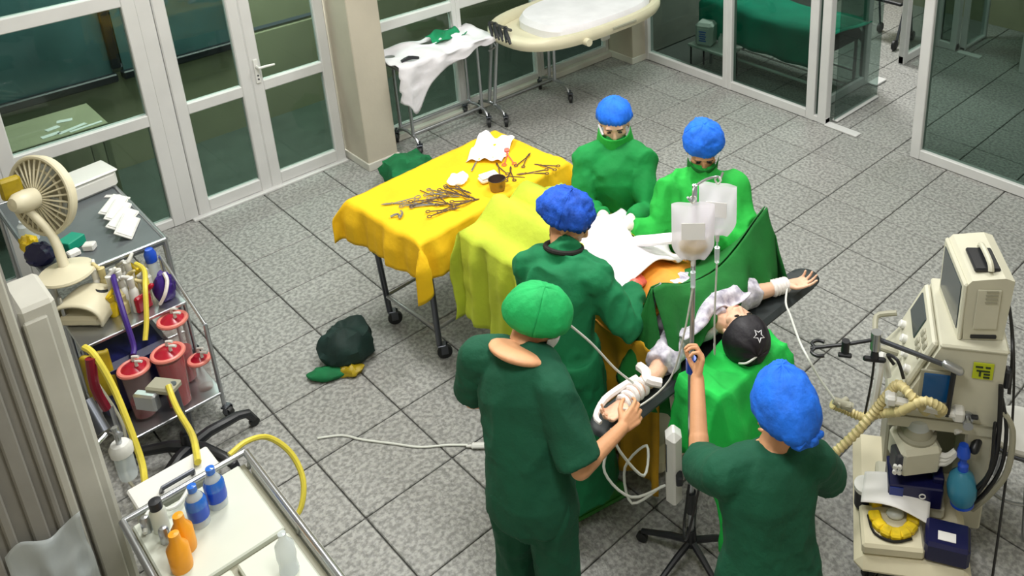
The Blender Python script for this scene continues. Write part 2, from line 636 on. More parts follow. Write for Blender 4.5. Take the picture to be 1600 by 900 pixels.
# pillars
pil = struct(G().box((-1.73, 1.395, 2.05), (0.40, 0.27, 4.1), ch=.006).obj('pillar', 'plaster', smooth=False))
G().box((-1.725, 1.395, 0.035), (0.42, 0.29, 0.07), ch=.004).obj('skirting', 'sill', pil, smooth=False)
pil = struct(G().box((-1.72, 4.45, 2.05), (0.45, 0.30, 4.1), ch=.006).obj('pillar', 'plaster', smooth=False))
G().box((-1.715, 4.44, 0.035), (0.46, 0.31, 0.07), ch=.004).obj('skirting', 'sill', pil, smooth=False)
# long glazed bay behind the trolleys
for k, (a, b) in enumerate(((1.53, 2.45), (2.45, 3.37), (3.37, 4.30))):
    window_x('window_%d' % (k + 3), a, b, [(0.0, 0.11), (1.02, 1.11)], sw=0.045)
struct(G().box((XB + .05, 2.92, 0.03), (0.09, 2.76, 0.06), ch=.006).obj('trim_4', 'sill', smooth=False))
# corridor behind that wall
cor = struct(G().box((-3.16, 1.2, 0.42), (0.1, 6.8, 0.84)).obj('wall_corridor', 'olive_wall', smooth=False))
G().box((-3.16, 1.2, 2.2), (0.06, 6.8, 2.6)).obj('panel', 'olive_wall', cor, smooth=False)
for y0, y1 in ((-2.2, -0.02), (0.06, 0.93)):
    pw = G().box((-3.10, (y0 + y1) / 2, 1.70), (0.03, y1 - y0, 1.7)).obj('pane', 'teal_pane', cor, smooth=False)
    G().box((-3.08, (y0 + y1) / 2, 0.82), (0.09, y1 - y0 + .04, 0.07), ch=.01).obj('sill', 'black_plastic', cor, smooth=False)
    G().box((-3.09, y1 + .03, 1.75), (0.07, 0.07, 1.72), ch=.01).obj('frame', 'black_plastic', cor, smooth=False)
G().box((-3.10, 1.95, 1.62), (0.03, 0.30, 0.4)).obj('notice', 'teal_pane', cor, smooth=False)
G().box((-3.09, 1.06, 1.75), (0.05, 0.09, 0.6)).obj('strap', 'navy_plastic', cor, smooth=False)
# desk with papers seen through the first bay
t = thing('corridor_desk', 'low olive desk in the corridor behind the first glazed bay', 'desk', (-2.72, -0.75, 0))
G().box((0, 0, 0.70), (0.5, 0.95, 0.03), ch=.005).obj('desk_top', 'olive_wall', t, smooth=False)
for sx in (-1, 1):
    for sy in (-1, 1):
        G().box((sx * .22, sy * .44, 0.34), (0.04, 0.04, 0.69)).obj('leg', 'olive_wall', t, smooth=False)
for k, (dx, dy, rz, w, d) in enumerate(((.06, .16, .2, .09, .05), (-.02, .26, -.3, .10, .05), (.17, .12, .1, .12, .05), (.17, .26, .25, .20, .04), (.21, .34, .1, .22, .03))):
    single('paper_slip', G().box((0, 0, 0), (d, w, 0.004)), 'paper', 'white slip of paper lying on the corridor desk behind glass', 'paper', 'paper slips on the corridor desk', (-2.72 + dx, -0.75 + dy, 0.7172 + .0), rz)

# wall on the bed side: glazed partition in the plane y = 4.5
YR = 4.53
wall_r = struct(G().box((1.9, YR, 3.3), (7.0, 0.12, 1.5)).obj('wall_right', 'plaster', smooth=False))
def bay_y(name, x0, x1, y, lo, hi, rail=0.09, top=2.55, m='pane_dark', upper=True):
    fr = struct(G().box(((x0 + x1) / 2, y, rail / 2), (x1 - x0, 0.075, rail), ch=.006).obj(name, 'white_frame', smooth=False))
    if lo:
        G().box((x0 + lo / 2, y, top / 2), (lo, 0.085, top), ch=.006).obj('post', 'white_frame', fr, smooth=False)
    if hi:
        G().box((x1 - hi / 2, y, top / 2), (hi, 0.085, top), ch=.006).obj('post', 'white_frame', fr, smooth=False)
    if upper:
        G().box(((x0 + x1) / 2, y, top - .04), (x1 - x0, 0.07, .08), ch=.006).obj('rail', 'white_frame', fr, smooth=False)
    pane(fr, ((x0 + x1) / 2 + (lo - hi) / 2, y, (rail + top - .08) / 2), (x1 - x0 - lo - hi + .01, 0.008, top - .08 - rail + .01), m)
    return fr
bay_y('window_6', -1.52, -0.37, YR, 0.07, 0.055)
bay_y('window_7', -0.37, 0.58, YR, 0.055, 0.0)
bay_y('window_8', 0.58, 0.80, YR, 0.09, 0.09, 0.06)
bay_y('window_9', 1.66, 5.2, YR, 0.09, 0.05)
struct(G().box((0.97, YR - .015, 0.008), (0.34, 0.085, 0.016), ch=.004).obj('trim_5', 'white_frame', smooth=False))
struct(G().box((1.23, YR, 2.48), (0.90, 0.08, 0.14), ch=.006).obj('trim_6', 'white_frame', smooth=False))
# open swing door standing into the next room, and the partition that carries on beyond it
def bay_x(name, x, y0, y1, lo, hi, rail=0.09, top=2.45, m='pane_dark'):
    fr = struct(G().box((x, (y0 + y1) / 2, rail / 2 + .005), (0.06, y1 - y0, rail), ch=.006).obj(name, 'white_frame', smooth=False))
    for a, b in ((y0, y0 + lo), (y1 - hi, y1)):
        if b > a:
            G().box((x, (a + b) / 2, top / 2), (0.068, b - a, top), ch=.006).obj('post', 'white_frame', fr, smooth=False)
    G().box((x, (y0 + y1) / 2, top - .04), (0.056, y1 - y0, .08), ch=.006).obj('rail', 'white_frame', fr, smooth=False)
    pane(fr, (x, (y0 + y1) / 2 + (lo - hi) / 2, (rail + top - .08) / 2), (0.008, y1 - y0 - lo - hi + .01, top - .08 - rail), m)
    return fr
bay_x('door_3', 0.57, 4.58, 5.54, 0.02, 0.08)
G().box((0.66, 5.62, 0.012), (0.10, 0.2, 0.02), ch=.004).obj('trim_7', 'white_frame', smooth=False)['kind'] = 'structure'
d4 = bay_x('door_4', 0.83, 4.60, 5.32, 0.0, 0.0, 0.02, 2.3, 'pane_clear')
bay_x('window_10', 0.60, 6.18, 6.95, 0.09, 0.06)
bay_y('window_11', 0.60, 0.86, 6.93, 0.06, 0.07, 0.08)
bay_x('door_5', 0.90, 6.97, 7.5, 0.03, 0.03, 0.03, 2.3, 'pane_clear')
struct(G().box((1.02, 6.90, 0.008), (0.26, 0.08, 0.016), ch=.003).obj('trim_8', 'white_frame', smooth=False))
bay_y('window_12', 1.60, 4.4, 6.85, 0.09, 0.0)
struct(G().box((1.5, 7.98, 1.6), (6.6, 0.1, 3.2)).obj('wall_far', 'olive_wall', smooth=False))
struct(G().box((-1.62, 6.3, 1.6), (0.1, 3.4, 3.2)).obj('wall_side_room', 'plaster_grey', smooth=False))
struct(G().box((1.5, 6.25, 3.35), (7.0, 3.5, 0.1)).obj('ceiling', 'ceiling_white', smooth=False))
struct(G().box((4.4, 6.25, 1.6), (0.1, 3.4, 3.2)).obj('wall_lobby', 'plaster_grey', smooth=False))
# walls behind and beside the camera
struct(G().box((1.7, -2.14, 2.05), (7.4, 0.1, 4.1)).obj('wall_left', 'plaster', smooth=False))
struct(G().box((5.33, 1.2, 2.05), (0.1, 6.8, 4.1)).obj('wall_front', 'plaster', smooth=False))
# end of the short cross wall at the left, with grooved boards and a pale jamb board
cw = struct(G().box((1.17, -1.81, 2.05), (0.38, 0.58, 4.1), ch=.012).obj('wall_pier', 'plaster_grey', smooth=False))
for y, w, z1, m in ((-1.545, .030, 4.0, 'pier_board'), (-1.595, .022, 4.0, 'plaster_grey'), (-1.66, .05, 4.0, 'plaster_grey'), (-1.745, .03, 4.0, 'plaster_grey'), (-1.83, .08, 4.0, 'plaster_grey')):
    G().box((1.365, y, z1 / 2), (0.03, w, z1), ch=.006).obj('board', m, cw, smooth=False)
jb = struct(G().box((1.24, -1.462, 0.875), (0.24, 0.115, 1.75), ch=.014).obj('trim_9', 'pier_board', smooth=False))
G().box((1.365, -1.478, 0.86), (0.02, 0.075, 1.68), ch=.006).obj('board', 'pier_board', jb, smooth=False)
struct(G().box((-2.9, 1.0, 3.02), (2.0, 8.0, 0.06)).obj('ceiling', 'ceiling_white', smooth=False))
# ------------------------------------------------------------------ furniture
def caster(parent, x, y, ang=0.0, r=0.045, m='black_rubber', name='caster'):
    u = np.array((math.cos(ang), math.sin(ang), 0))
    n = np.array((-u[1], u[0], 0))
    c = np.array((x, y, r)) + u * r * .6
    g = G().lathe([(r * .55, -.016), (r * .95, -.014), (r, -.006), (r, .006), (r * .95, .014), (r * .55, .016)], c, n, 18)
    o = g.obj(name, m, parent)
    h = G()
    for k in (-1, 1):
        h.box(c + n * .021 * k + np.array((0, 0, r * .5)), (r * .9, .004, r * 1.3), rz=ang)
    h.box(c + np.array((-u[0] * r * .3, -u[1] * r * .3, r * 1.2)), (r * 1.1, .05, .012), rz=ang, ch=.003)
    h.cyl(c + np.array((-u[0] * r * .6, -u[1] * r * .6, r * 1.2)), c + np.array((-u[0] * r * .6, -u[1] * r * .6, r * 1.9)), .010)
    h.obj('fork', 'dark_steel', o)
    return o

# --- instrument table under a gold cloth
TB = (0.535, 0.83, 0)
t = thing('instrument_table', 'steel instrument table on casters standing under the gold cloth', 'table', TB, R_T := math.radians(4))
TW, TL, TH = 0.66, 1.10, 0.92
G().box((0, 0, TH - .02), (TW - .02, TL - .02, 0.03), ch=.004).obj('table_top', 'steel', t, smooth=False)
for sx in (-1, 1):
    for sy in (-1, 1):
        top = np.array((sx * (TW / 2 - .05), sy * (TL / 2 - .06), TH - .03))
        bot = np.array((sx * (TW / 2 - .08), sy * (TL / 2 - .09), 0.10))
        lg = G().cyl(top, bot, .018, .018, 12).obj('leg', 'dark_steel', t)
        caster(t, bot[0], bot[1], 1.0, .045)
for sy in (-1, 1):
    G().cyl((-.26, sy * (TL / 2 - .085), .22), (.26, sy * (TL / 2 - .085), .22), .012).obj('crossbar', 'steel', t)
for sx in (-1, 1):
    G().cyl((sx * .255, -.46, .22), (sx * .255, .46, .22), .012).obj('crossbar', 'steel', t)

def drape_cloth(W, L, H, drop, nu=64, nv=84, rad=.03, amp=.02, seed=0, corner=.06):
    """cloth laid on a W x L top: grid that turns down at the edges, with folds in the hanging part"""
    hw, hl = W / 2, L / 2
    U, V_ = hw + drop, hl + drop
    r = np.random.default_rng(seed)
    ph = r.uniform(0, 6.28, 12)
    def fn(a, b):
        x = -U + 2 * U * a
        y = -V_ + 2 * V_ * b
        dx, dy = max(0, abs(x) - hw), max(0, abs(y) - hl)
        sx, sy = (1 if x > 0 else -1), (1 if y > 0 else -1)
        d = math.hypot(dx, dy)
        if d == 0:
            z = H + .0035 * math.sin(7 * x + ph[0]) * math.sin(5 * y + ph[1])
            return (x, y, z)
        m = max(dx, dy)
        px, py = sx * min(abs(x), hw), sy * min(abs(y), hl)
        s = (py * 9 + px * 7)
        wave = (math.sin(s * 2.2 + ph[2]) + .6 * math.sin(s * 4.7 + ph[3]) + .35 * math.sin(s * 9.1 + ph[4]))
        k = min(1, m / .12)
        out = .012 + amp * k * (wave * .5 + .5) + .03 * k * m
        if dx > 0 and dy > 0:
            th = math.atan2(dy, dx)
            q = corner * math.sin(2 * th) * min(1, m / .1)
            fl = math.sin(th * 6) * .02 * k
            ox, oy = (out + q) * math.cos(th) + fl, (out + q) * math.sin(th) - fl
            drop_ = m * (1 + (.42 if sx > 0 and sy < 0 else .12) * math.sin(2 * th))
        else:
            ox, oy = (out if dx > 0 else 0), (out if dy > 0 else 0)
            drop_ = m
        return (px + sx * ox, py + sy * oy, H - drop_ + .004 * wave * k)
    return G().grid(fn, nu, nv)
def cloth_wrinkle(g, amp, sc_, seed=0, only=None):
    v = g.V()
    d = amp * ridged((v + seed) * sc_)
    v2 = v + np.stack([d * .5, d * .5, d], 1) * (1 if only is None else only(v)[:, None])
    g.v = [v2]
    return g
g = drape_cloth(0.70, 1.14, TH + .006, 0.25, seed=3, amp=.03)
def frontrow(v):
    return 0.35 + 1.0 * np.exp(-((v[:, 0] - .27) / .07) ** 2)
cloth_wrinkle(g, .010, np.array((14, 11, 9)), 2, frontrow)
o = single('gold_tablecloth', g, 'gold_cloth', 'gold yellow surgical cloth hanging over the instrument table', 'cloth', loc=TB, rz=R_T, solid=.003, sharp=0)

# --- instruments on the gold cloth
ZT = TH + .012
def forceps(g, L=.15, open_=.06, ring=.012):
    for s_ in (-1, 1):
        g.tube([(0, 0, .004), (s_ * open_ * .25, -L * .3, .005), (s_ * open_ * .7, -L * .75, .005)], [.0028, .004, .0035], 6, sub=3)
        g.tube([(0, 0, .004), (-s_ * .004, L * .2, .005), (0, L * .36, .005)], [.0045, .0035, .002], 6)
        g.torus((s_ * (open_ * .7 + .004), -L * .75 - ring, .005), ring, .003, seg=14, rs=6)
    g.cyl((0, 0, .001), (0, 0, .010), .006, seg=8)
    return g
KIND = [('curved scissors', .16, .05), ('long clamp', .19, .03), ('short clamp', .13, .04), ('needle holder', .15, .035)]
hx = [(0.67, 0.56), (0.63, 0.60), (0.73, 0.60), (0.66, 0.67), (0.78, 0.66), (0.71, 0.71), (0.60, 0.67), (0.79, 0.58), (0.76, 0.73), (0.64, 0.53), (0.80, 0.72), (0.69, 0.75)]
for k, (x, y) in enumerate(hx):
    kd = KIND[k % 4]
    single('surgical_clamp', forceps(G(), kd[1], kd[2]), 'steel' if k % 3 == 0 else 'instrument', 'surgical clamp lying in the heap of instruments on the gold cloth', 'instrument', 'clamps heaped on the gold cloth', (x, y, ZT + .006 * (k % 3)), -0.9 + 0.55 * math.sin(k * 2.1))
single('surgical_scissors', forceps(G(), .17, .055, .017), 'steel', 'pair of open scissors lying alone near the free corner of the gold cloth', 'scissors', None, (0.47, 0.39, ZT), 2.5)
def retractor(L, w, m='instrument'):
    g = G().box((0, 0, .004), (w, L, .005), ch=.002)
    g.tube([(0, L / 2, .004), (0, L / 2 + .02, .02), (0, L / 2 + .025, .04)], [.006, .006, .005], 6)
    return g
single('folded_tissue_clip', G().tube([(-.03, -.05, .006), (.0, -.02, .012), (.03, -.045, .006), (.015, .0, .01), (-.01, .02, .006)], .007, 6, sub=3), 'steel', 'small crumpled foil clip beside the lone scissors on gold cloth', 'clip', None, (0.60, 0.365, ZT), .4)
single('thin_probe', G().tube([(-.10, 0, .004), (0, .0, .004), (.06, 0, .003)], [.003, .003, .0015], 6), 'instrument', 'thin steel probe pointing out of the instrument heap', 'instrument', None, (0.56, 0.60, ZT), .15)
single('scalpel', G().box((0, 0, .004), (.012, .10, .005), ch=.002).box((0, .066, .004), (.010, .035, .0015)), 'steel', 'flat steel scalpel lying behind the gauze swabs', 'scalpel', None, (0.47, 0.97, ZT), .7)
for k, (x, y, rz, L, lab) in enumerate([
        (0.58, 1.08, 1.2, .14, 'tweezers lying just behind the folded gauze pad'),
        (0.68, 1.10, .9, .15, 'slim clamp lying between the steel bowl and the crumpled paper'),
        (0.78, 1.14, 2.5, .16, 'open clamp with its rings toward the steel bowl'),
        (0.77, 1.27, 2.0, .13, 'clamp lying nearest the green gowned nurse'),
        (0.62, 1.28, .5, .15, 'dark clamp lying beside the red stained forceps')]):
    single('surgical_clamp', forceps(G(), L, .03, .011), 'instrument', lab, 'instrument', 'loose clamps on the gold cloth', (x, y, ZT), rz)
g = forceps(G(), .17, .04, .014).box((0, .05, .012), (.035, .06, .012), ch=.004)
single('stained_forceps', g, 'glove_red', 'red stained forceps lying at the edge of the crumpled white paper', 'forceps', None, (0.49, 1.22, ZT), 1.0)
def crumple(rx, ry, rz, seed, n=22, amp=.35):
    g = G().ell((0, 0, rz * .75), (rx, ry, rz), seg=n, nr=14)
    v = g.V()
    d = 1 + amp * ridged(v * 1.6 / max(rx, ry) + seed) * .5 + amp * .5 * vnoise(v * 4 / max(rx, ry) + seed)
    v = v * d[:, None]
    v[:, 2] = np.maximum(v[:, 2], 0.001)
    g.v = [v]
    return g
single('gauze_swab', crumple(.055, .06, .028, 3.1), 'gauze', 'crumpled round gauze swab beside the instrument heap', 'gauze', None, (0.55, 0.80, ZT), .3)
single('gauze_pad', G().box((0, 0, .018), (.075, .12, .034), ch=.012).box((.004, .0, .040), (.068, .11, .012), ch=.005), 'gauze', 'thick folded gauze pad behind the steel bowl', 'gauze', None, (0.67, 0.94, ZT), -.2)
g = G().grid(lambda a, b: ((a - .5) * .30, (b - .5) * .24, .012 + .05 * max(0, a - .55) * (1 + math.sin(9 * b)) + .012 * math.sin(11 * a + 4 * b) + .01 * math.sin(17 * b - 5 * a)), 24, 20)
single('crumpled_paper', g, 'gauze', 'large crumpled white wrapping paper at the far end of gold cloth', 'paper', None, (0.38, 1.17, ZT + .004), 2.2, solid=.002, sharp=0)
t = thing('steel_bowl', 'small steel bowl with a rod resting in it on the gold cloth', 'bowl', (0.80, 0.91, ZT))
G().lathe([(.03, .001), (.044, .004), (.050, .04), (.052, .075), (.054, .077), (.050, .076), (.047, .04), (.040, .012), (.001, .010)], seg=24, cap=False).obj('bowl', 'instrument', t, sharp=50)
G().tube([(-.01, .0, .02), (.03, .06, .078), (.05, .17, .03)], [.004, .004, .003], 6).obj('rod', 'instrument', t)

# --- operating table under the patient
BX0, BX1, BY0, BY1, BZ = 1.05, 3.0, 0.55, 1.06, 0.86
t = thing('operating_table', 'operating table with black pads on one column under the patient', 'operating table', (2.0, 0.80, 0))
G().box((-.05, 0, BZ - .035), (1.78, .50, .07), ch=.02).obj('mattress', 'mattress', t)
G().box((-.05, 0, BZ - .09), (1.74, .46, .04), ch=.006).obj('frame', 'steel', t, smooth=False)
for sy in (-1, 1):
    G().box((-.08, sy * .262, BZ - .09), (1.5, .012, .03), ch=.003).obj('side_rail', 'steel', t, smooth=False)
G().box((-.05, 0, .48), (.26, .24, .6), ch=.03).obj('column', 'steel', t)
G().box((-.05, 0, .09), (.95, .42, .16), ch=.05).obj('base', 'cream_plastic', t)
# arm boards, one to each side
for sy, lab in ((1, None), (-1, None)):
    q = .10 if sy > 0 else 0
    g = G().box((.58 + q * .3, sy * (.44 + q * .5), BZ - .02), (.17, .40 + q, .05), ch=.02)
    g.ell((.58 + q * .3, sy * (.64 + q), BZ - .02), (.085, .09, .025))
    g.obj('arm_board', 'arm_pad', t)
    G().cyl((.58, sy * .24, BZ - .07), (.58, sy * .45, BZ - .06), .015).obj('arm_bracket', 'steel', t)

LX = 1.0
# lime cloth over the legs and foot end
def lime(a, b):
    x = -.62 + LX * a          # along the table
    s = -.78 + 1.42 * b          # across: hangs at both sides
    hw = .33
    legs = .13 * math.exp(-((abs(s) - .10) / .10) ** 2) * (.8 + .2 * a)
    z = BZ + .11 + legs
    y = s
    if abs(s) > hw:
        d = abs(s) - hw
        fold = .022 * math.sin(a * 27 + 1.3) + .014 * math.sin(a * 49 + .4)
        y = math.copysign(hw + .035 + (fold + .02) * min(1, d / .1), s)
        z = BZ + .11 - d * 1.25
    x2 = x
    if a < .14:
        q = (.14 - a) / .14
        z -= .42 * q if abs(s) <= hw else .05 * q
        x2 = -.62 + LX * .14 - .06 * q + .02 * math.sin(b * 26) * q
    return (x2 + .02 * math.sin(b * 9), y, z)
g = G().grid(lime, 60, 60)
cloth_wrinkle(g, .012, np.array((5, 13, 9)), 4)
single('lime_cover_sheet', g, 'lime_cloth', 'yellow green sheet covering the patient\'s legs at the foot of the table', 'sheet', None, (1.53, .82, 0), 0, solid=.004, sharp=0)

# gold drape hanging down the near side of the table
def golds(a, b):
    x = 2.02 + .56 * a
    d = b * .82
    y = .48 - .02 * b + .022 * math.sin(a * 17 + 1) * b + .012 * math.sin(a * 31) * b
    return (x, y, 1.02 - d - .03 * a)
single('gold_side_drape', cloth_wrinkle(G().grid(golds, 30, 30), .012, np.array((12, 6, 6)), 1), 'gold_dark', 'dark gold drape hanging down the operating table beside the surgeon', 'drape', solid=.004, sharp=0)
# gold drape around the wound and white towels over the patient's belly
def goldtop(a, b):
    x = 1.78 + .62 * a
    y = .47 + .66 * b
    hump = .15 * math.exp(-((b - .52) / .30) ** 2)
    return (x, y, BZ + .082 + hump + .008 * math.sin(a * 13 + b * 7))
single('wound_drape', cloth_wrinkle(G().grid(goldtop, 26, 26), .008, np.array((10, 10, 8)), 7), 'orange_drape', 'orange gold drape lying over the belly around the operation site', 'drape', solid=.004, sharp=0)
def towel(a, b):
    x = 1.62 + .56 * a + .05 * math.sin(b * 3)
    y = .60 + .54 * b - .07 * a
    hump = .13 * math.exp(-((b - .45) / .34) ** 2)
    return (x, y, BZ + .150 + hump + .014 * math.sin(a * 9 + 2 * b) * math.sin(7 * b + 1) + .012 * math.sin(a * 21))
single('white_towel', cloth_wrinkle(G().grid(towel, 28, 28), .016, np.array((11, 11, 6)), 9), 'gauze', 'broad white surgical towel spread over the operation site', 'towel', solid=.006, sharp=0)
def towel2(a, b):
    x = 2.02 + .30 * a
    y = .80 + .13 * b + .30 * a
    return (x, y, BZ + .285 + .03 * a + .025 * math.sin(b * PI))
single('white_towel', cloth_wrinkle(G().grid(towel2, 18, 10), .003, np.array((12, 12, 6)), 5), 'gauze', 'rolled white towel tongue reaching from the wound toward the green screen', 'towel', solid=.03, sharp=0)

# ether screen: steel hoop with a green drape over it
t = thing('anaesthesia_screen', 'green drape hung over two steel posts between wound and patient\'s head', 'screen', (2.44, 1.0, 0))
for sy in (-1, 1):
    G().tube([(-.01, sy * .41, .80), (-.01, sy * .41, 1.18), (-.01, sy * .40, 1.215), (-.01, sy * .36, 1.215)], .010, 8).obj('post', 'steel', t)
def lerp(p, q, k):
    return np.array(p, float) * (1 - k) + np.array(q, float) * k
def scr_head(a, b):     # head side, falls toward the patient's face
    sag = .16 * math.sin(PI * a) ** 1.3
    top = np.array((.0, -.42 + .84 * a, 1.235 + .03 * a - sag))
    f = .035 * math.sin(a * 22 + 2.0 * b) + .02 * math.sin(a * 41)
    low = np.array((.19 - .09 * a + .0, -.52 + .97 * a, .70 + .32 * math.sin(PI * min(1, a * 1.05)) ** .8 + .03 * math.sin(a * 9)))
    p = lerp(top, low, b)
    p[0] += (f * b + .03 * math.sin(PI * b))
    return p
def scr_foot(a, b):     # wound side
    sag = .16 * math.sin(PI * a) ** 1.3
    top = np.array((-.004, -.42 + .84 * a, 1.235 + .03 * a - sag))
    low = np.array((-.20, -.44 + .88 * a, .74 + .26 * math.sin(PI * a) ** .7))
    p = lerp(top, low, b)
    p[0] -= .025 * math.sin(a * 19) * b + .01
    return p
def scr_end(sgn):
    def fn(a, b):       # flap over each end of the hoop
        top = np.array((.0, sgn * .42, 1.25 if sgn > 0 else 1.235))
        lo = lerp((-.12, sgn * (.56 if sgn < 0 else .44), .74), (.19, sgn * (.52 if sgn < 0 else .46), .66 if sgn < 0 else .76), a)
        p = lerp(top, lo, b)
        p[1] += sgn * (.025 * math.sin(PI * a) * b + .015 * math.sin(a * 12) * b)
        return p
    return fn
g = G().grid(scr_head, 44, 26).grid(scr_foot, 30, 16)
g.grid(scr_end(-1), 14, 20).grid(scr_end(1), 14, 20)
cloth_wrinkle(g, .008, np.array((9, 9, 5)), 11)
g.obj('drape', 'drape', t, solid=.005, sharp=0)

# bright green sheet over the head end
def gsheet(a, b):
    x = 2.66 + .36 * a
    y = .36 + .66 * b
    z = BZ + .045 + .02 * math.sin(b * 11) * (1 - a)
    if a > .62:
        q = (a - .62) / .38
        z -= .42 * q ** 1.2
        x = 2.66 + .36 * .62 + .13 * q + .02 * math.sin(b * 24) * q
    if b < .22:
        q = (.22 - b) / .22
        z -= .30 * q
        y = .36 + .66 * .22 - .10 * q + .015 * math.sin(a * 17) * q
    return (x, y, z)
g = G().grid(gsheet, 34, 50)
cloth_wrinkle(g, .022, np.array((7, 13, 8)), 3)
single('head_sheet', g, 'bright_green', 'bright green sheet draped over the head end of the operating table', 'sheet', solid=.005, sharp=0)

# corner of a dark green cloth under the gold one
def ucloth(a, b):
    return (.205 + .05 * a + .012 * math.sin(b * 9), .27 + .20 * b, .74 - .26 * a * (1 - .75 * abs(2 * b - .8)))
single('green_undercloth', G().grid(ucloth, 12, 14), 'bundle_green', 'dark green cloth corner hanging out below the gold table cloth', 'cloth', solid=.004, sharp=0)
# ------------------------------------------------------------------ people
def A(*p):
    return np.array(p, float)
def frame(F, U):
    F = unit(F)
    U = unit(np.array(U, float) - F * (np.array(U, float) @ F))
    return F, U, np.cross(F, U)          # forward, up, right

def head_shape(g, c, F, U, neck, k=1.0):
    F, U, R = frame(F, U)
    ax = (R, F, U)
    P = lambda f, u, r=0: c + (F * f + U * u + R * r) * k
    g.ell(P(-.012, .022), (.076 * k, .094 * k, .094 * k), ax, 20, 14)
    g.ell(P(.022, -.035), (.062 * k, .066 * k, .082 * k), ax, 20, 14)
    g.caps(P(.045, -.098, -.016), P(.045, -.098, .016), .027 * k)
    g.caps(P(.078, .004), P(.094, -.030), .009 * k, .0125 * k)
    g.caps(P(.086, -.036, -.010), P(.086, -.036, .010), .009 * k)
    g.caps(P(.070, .026, -.034), P(.070, .026, .034), .015 * k)
    g.caps(P(.052, -.025, -.042), P(.040, -.04, -.05), .018 * k)
    g.caps(P(.052, -.025, .042), P(.040, -.04, .05), .018 * k)
    g.caps(P(.080, -.062, -.017), P(.080, -.062, .017), .008 * k)
    g.caps(P(.076, -.074, -.013), P(.076, -.074, .013), .0085 * k)
    for s in (-1, 1):
        g.ell(P(-.008, -.012, s * .079), (.009 * k, .021 * k, .033 * k), ax, 12, 8)
    g.chain([np.array(neck, float), P(-.022, -.075)], [.056 * k, .053 * k])

def face_details(parent, c, F, U, lips=True):
    F, U, R = frame(F, U)
    off = np.array(parent.location)
    for s in (-1, 1):
        p = c + F * .0795 + U * .004 + R * s * .031 - off
        e = G().ell(p, (.013, .006, .0055), (R, F, U), 12, 8).obj('eye', 'eye', parent)
        q = c + F * .087 + U * .026 - off
        G().tube([q + R * s * .014 - F * .001, q + R * s * .032 + U * .004, q + R * s * .048 - F * .010], [.003, .0032, .002], 6, sub=3).obj('eyebrow', 'hair', parent)
    if lips:
        q = c + F * .086 - U * .068 - off
        G().tube([q - R * .02 - F * .006, q, q + R * .02 - F * .006], [.003, .006, .003], 8, sub=3).obj('mouth', 'lip', parent)

def hand_shape(g, w, D, N, right=True, curl=(25, 30, 34, 40), thumb=0.0, infl=0.0, k=1.0, spread=1.0):
    """palm with five separate jointed fingers; D: wrist to knuckles, N: the way the palm faces"""
    D = unit(D)
    N = unit(np.array(N, float) - D * (np.array(N, float) @ D))
    S = np.cross(D, N) * (1 if right else -1)      # toward the thumb
    i = infl
    kn = []
    for q, (s, l) in enumerate(((.030, .083), (.010, .087), (-.011, .083), (-.030, .074))):
        base = w + (D * .016 + S * s * .55) * k
        kp = w + (D * l + S * s - N * .002) * k
        g.caps(base, kp, (.0145 + i) * k, (.0118 + i) * k)
        kn.append((kp, s))
    g.ell(w + (D * .048) * k, ((.036 + i) * k, (.046 + i) * k, (.014 + i) * k), (S, D, N), 14, 8)
    g.ell(w + (D * .034 + S * .022 + N * .008) * k, ((.018 + i) * k, (.028 + i) * k, (.015 + i) * k), (S, D, N), 12, 8)
    L = ((.041, .025, .020), (.045, .029, .021), (.042, .027, .020), (.033, .021, .018))
    for q, (kp, s) in enumerate(kn):
        a = 0.0
        p = kp
        dv = unit(D + S * s * 4.2 * spread)
        for b, ln in enumerate(L[q]):
            a += math.radians(curl[q] * (0.8, 1.15, 0.75)[b])
            d2 = dv * math.cos(a) + N * math.sin(a)
            p2 = p + d2 * ln * k
            r = (.0092, .0084, .0077, .0068)
            g.caps(p, p2, (r[b] + i) * k, (r[b + 1] + i) * k, 10)
            p = p2
    t0 = w + (D * .026 + S * .026 + N * .006) * k
    td = unit(D * .62 + S * .75 + N * (.25 + thumb))
    t1 = t0 + td * .040 * k
    td2 = unit(D * .85 + S * (.35 - thumb * .5) + N * (.3 + thumb))
    t2 = t1 + td2 * .032 * k
    t3 = t2 + unit(D + S * (.1 - thumb * .5) + N * (.3 + thumb)) * .024 * k
    g.caps(t0, t1, (.014 + i) * k, (.0115 + i) * k)
    g.caps(t1, t2, (.0112 + i) * k, (.0098 + i) * k)
    g.caps(t2, t3, (.0098 + i) * k, (.008 + i) * k)

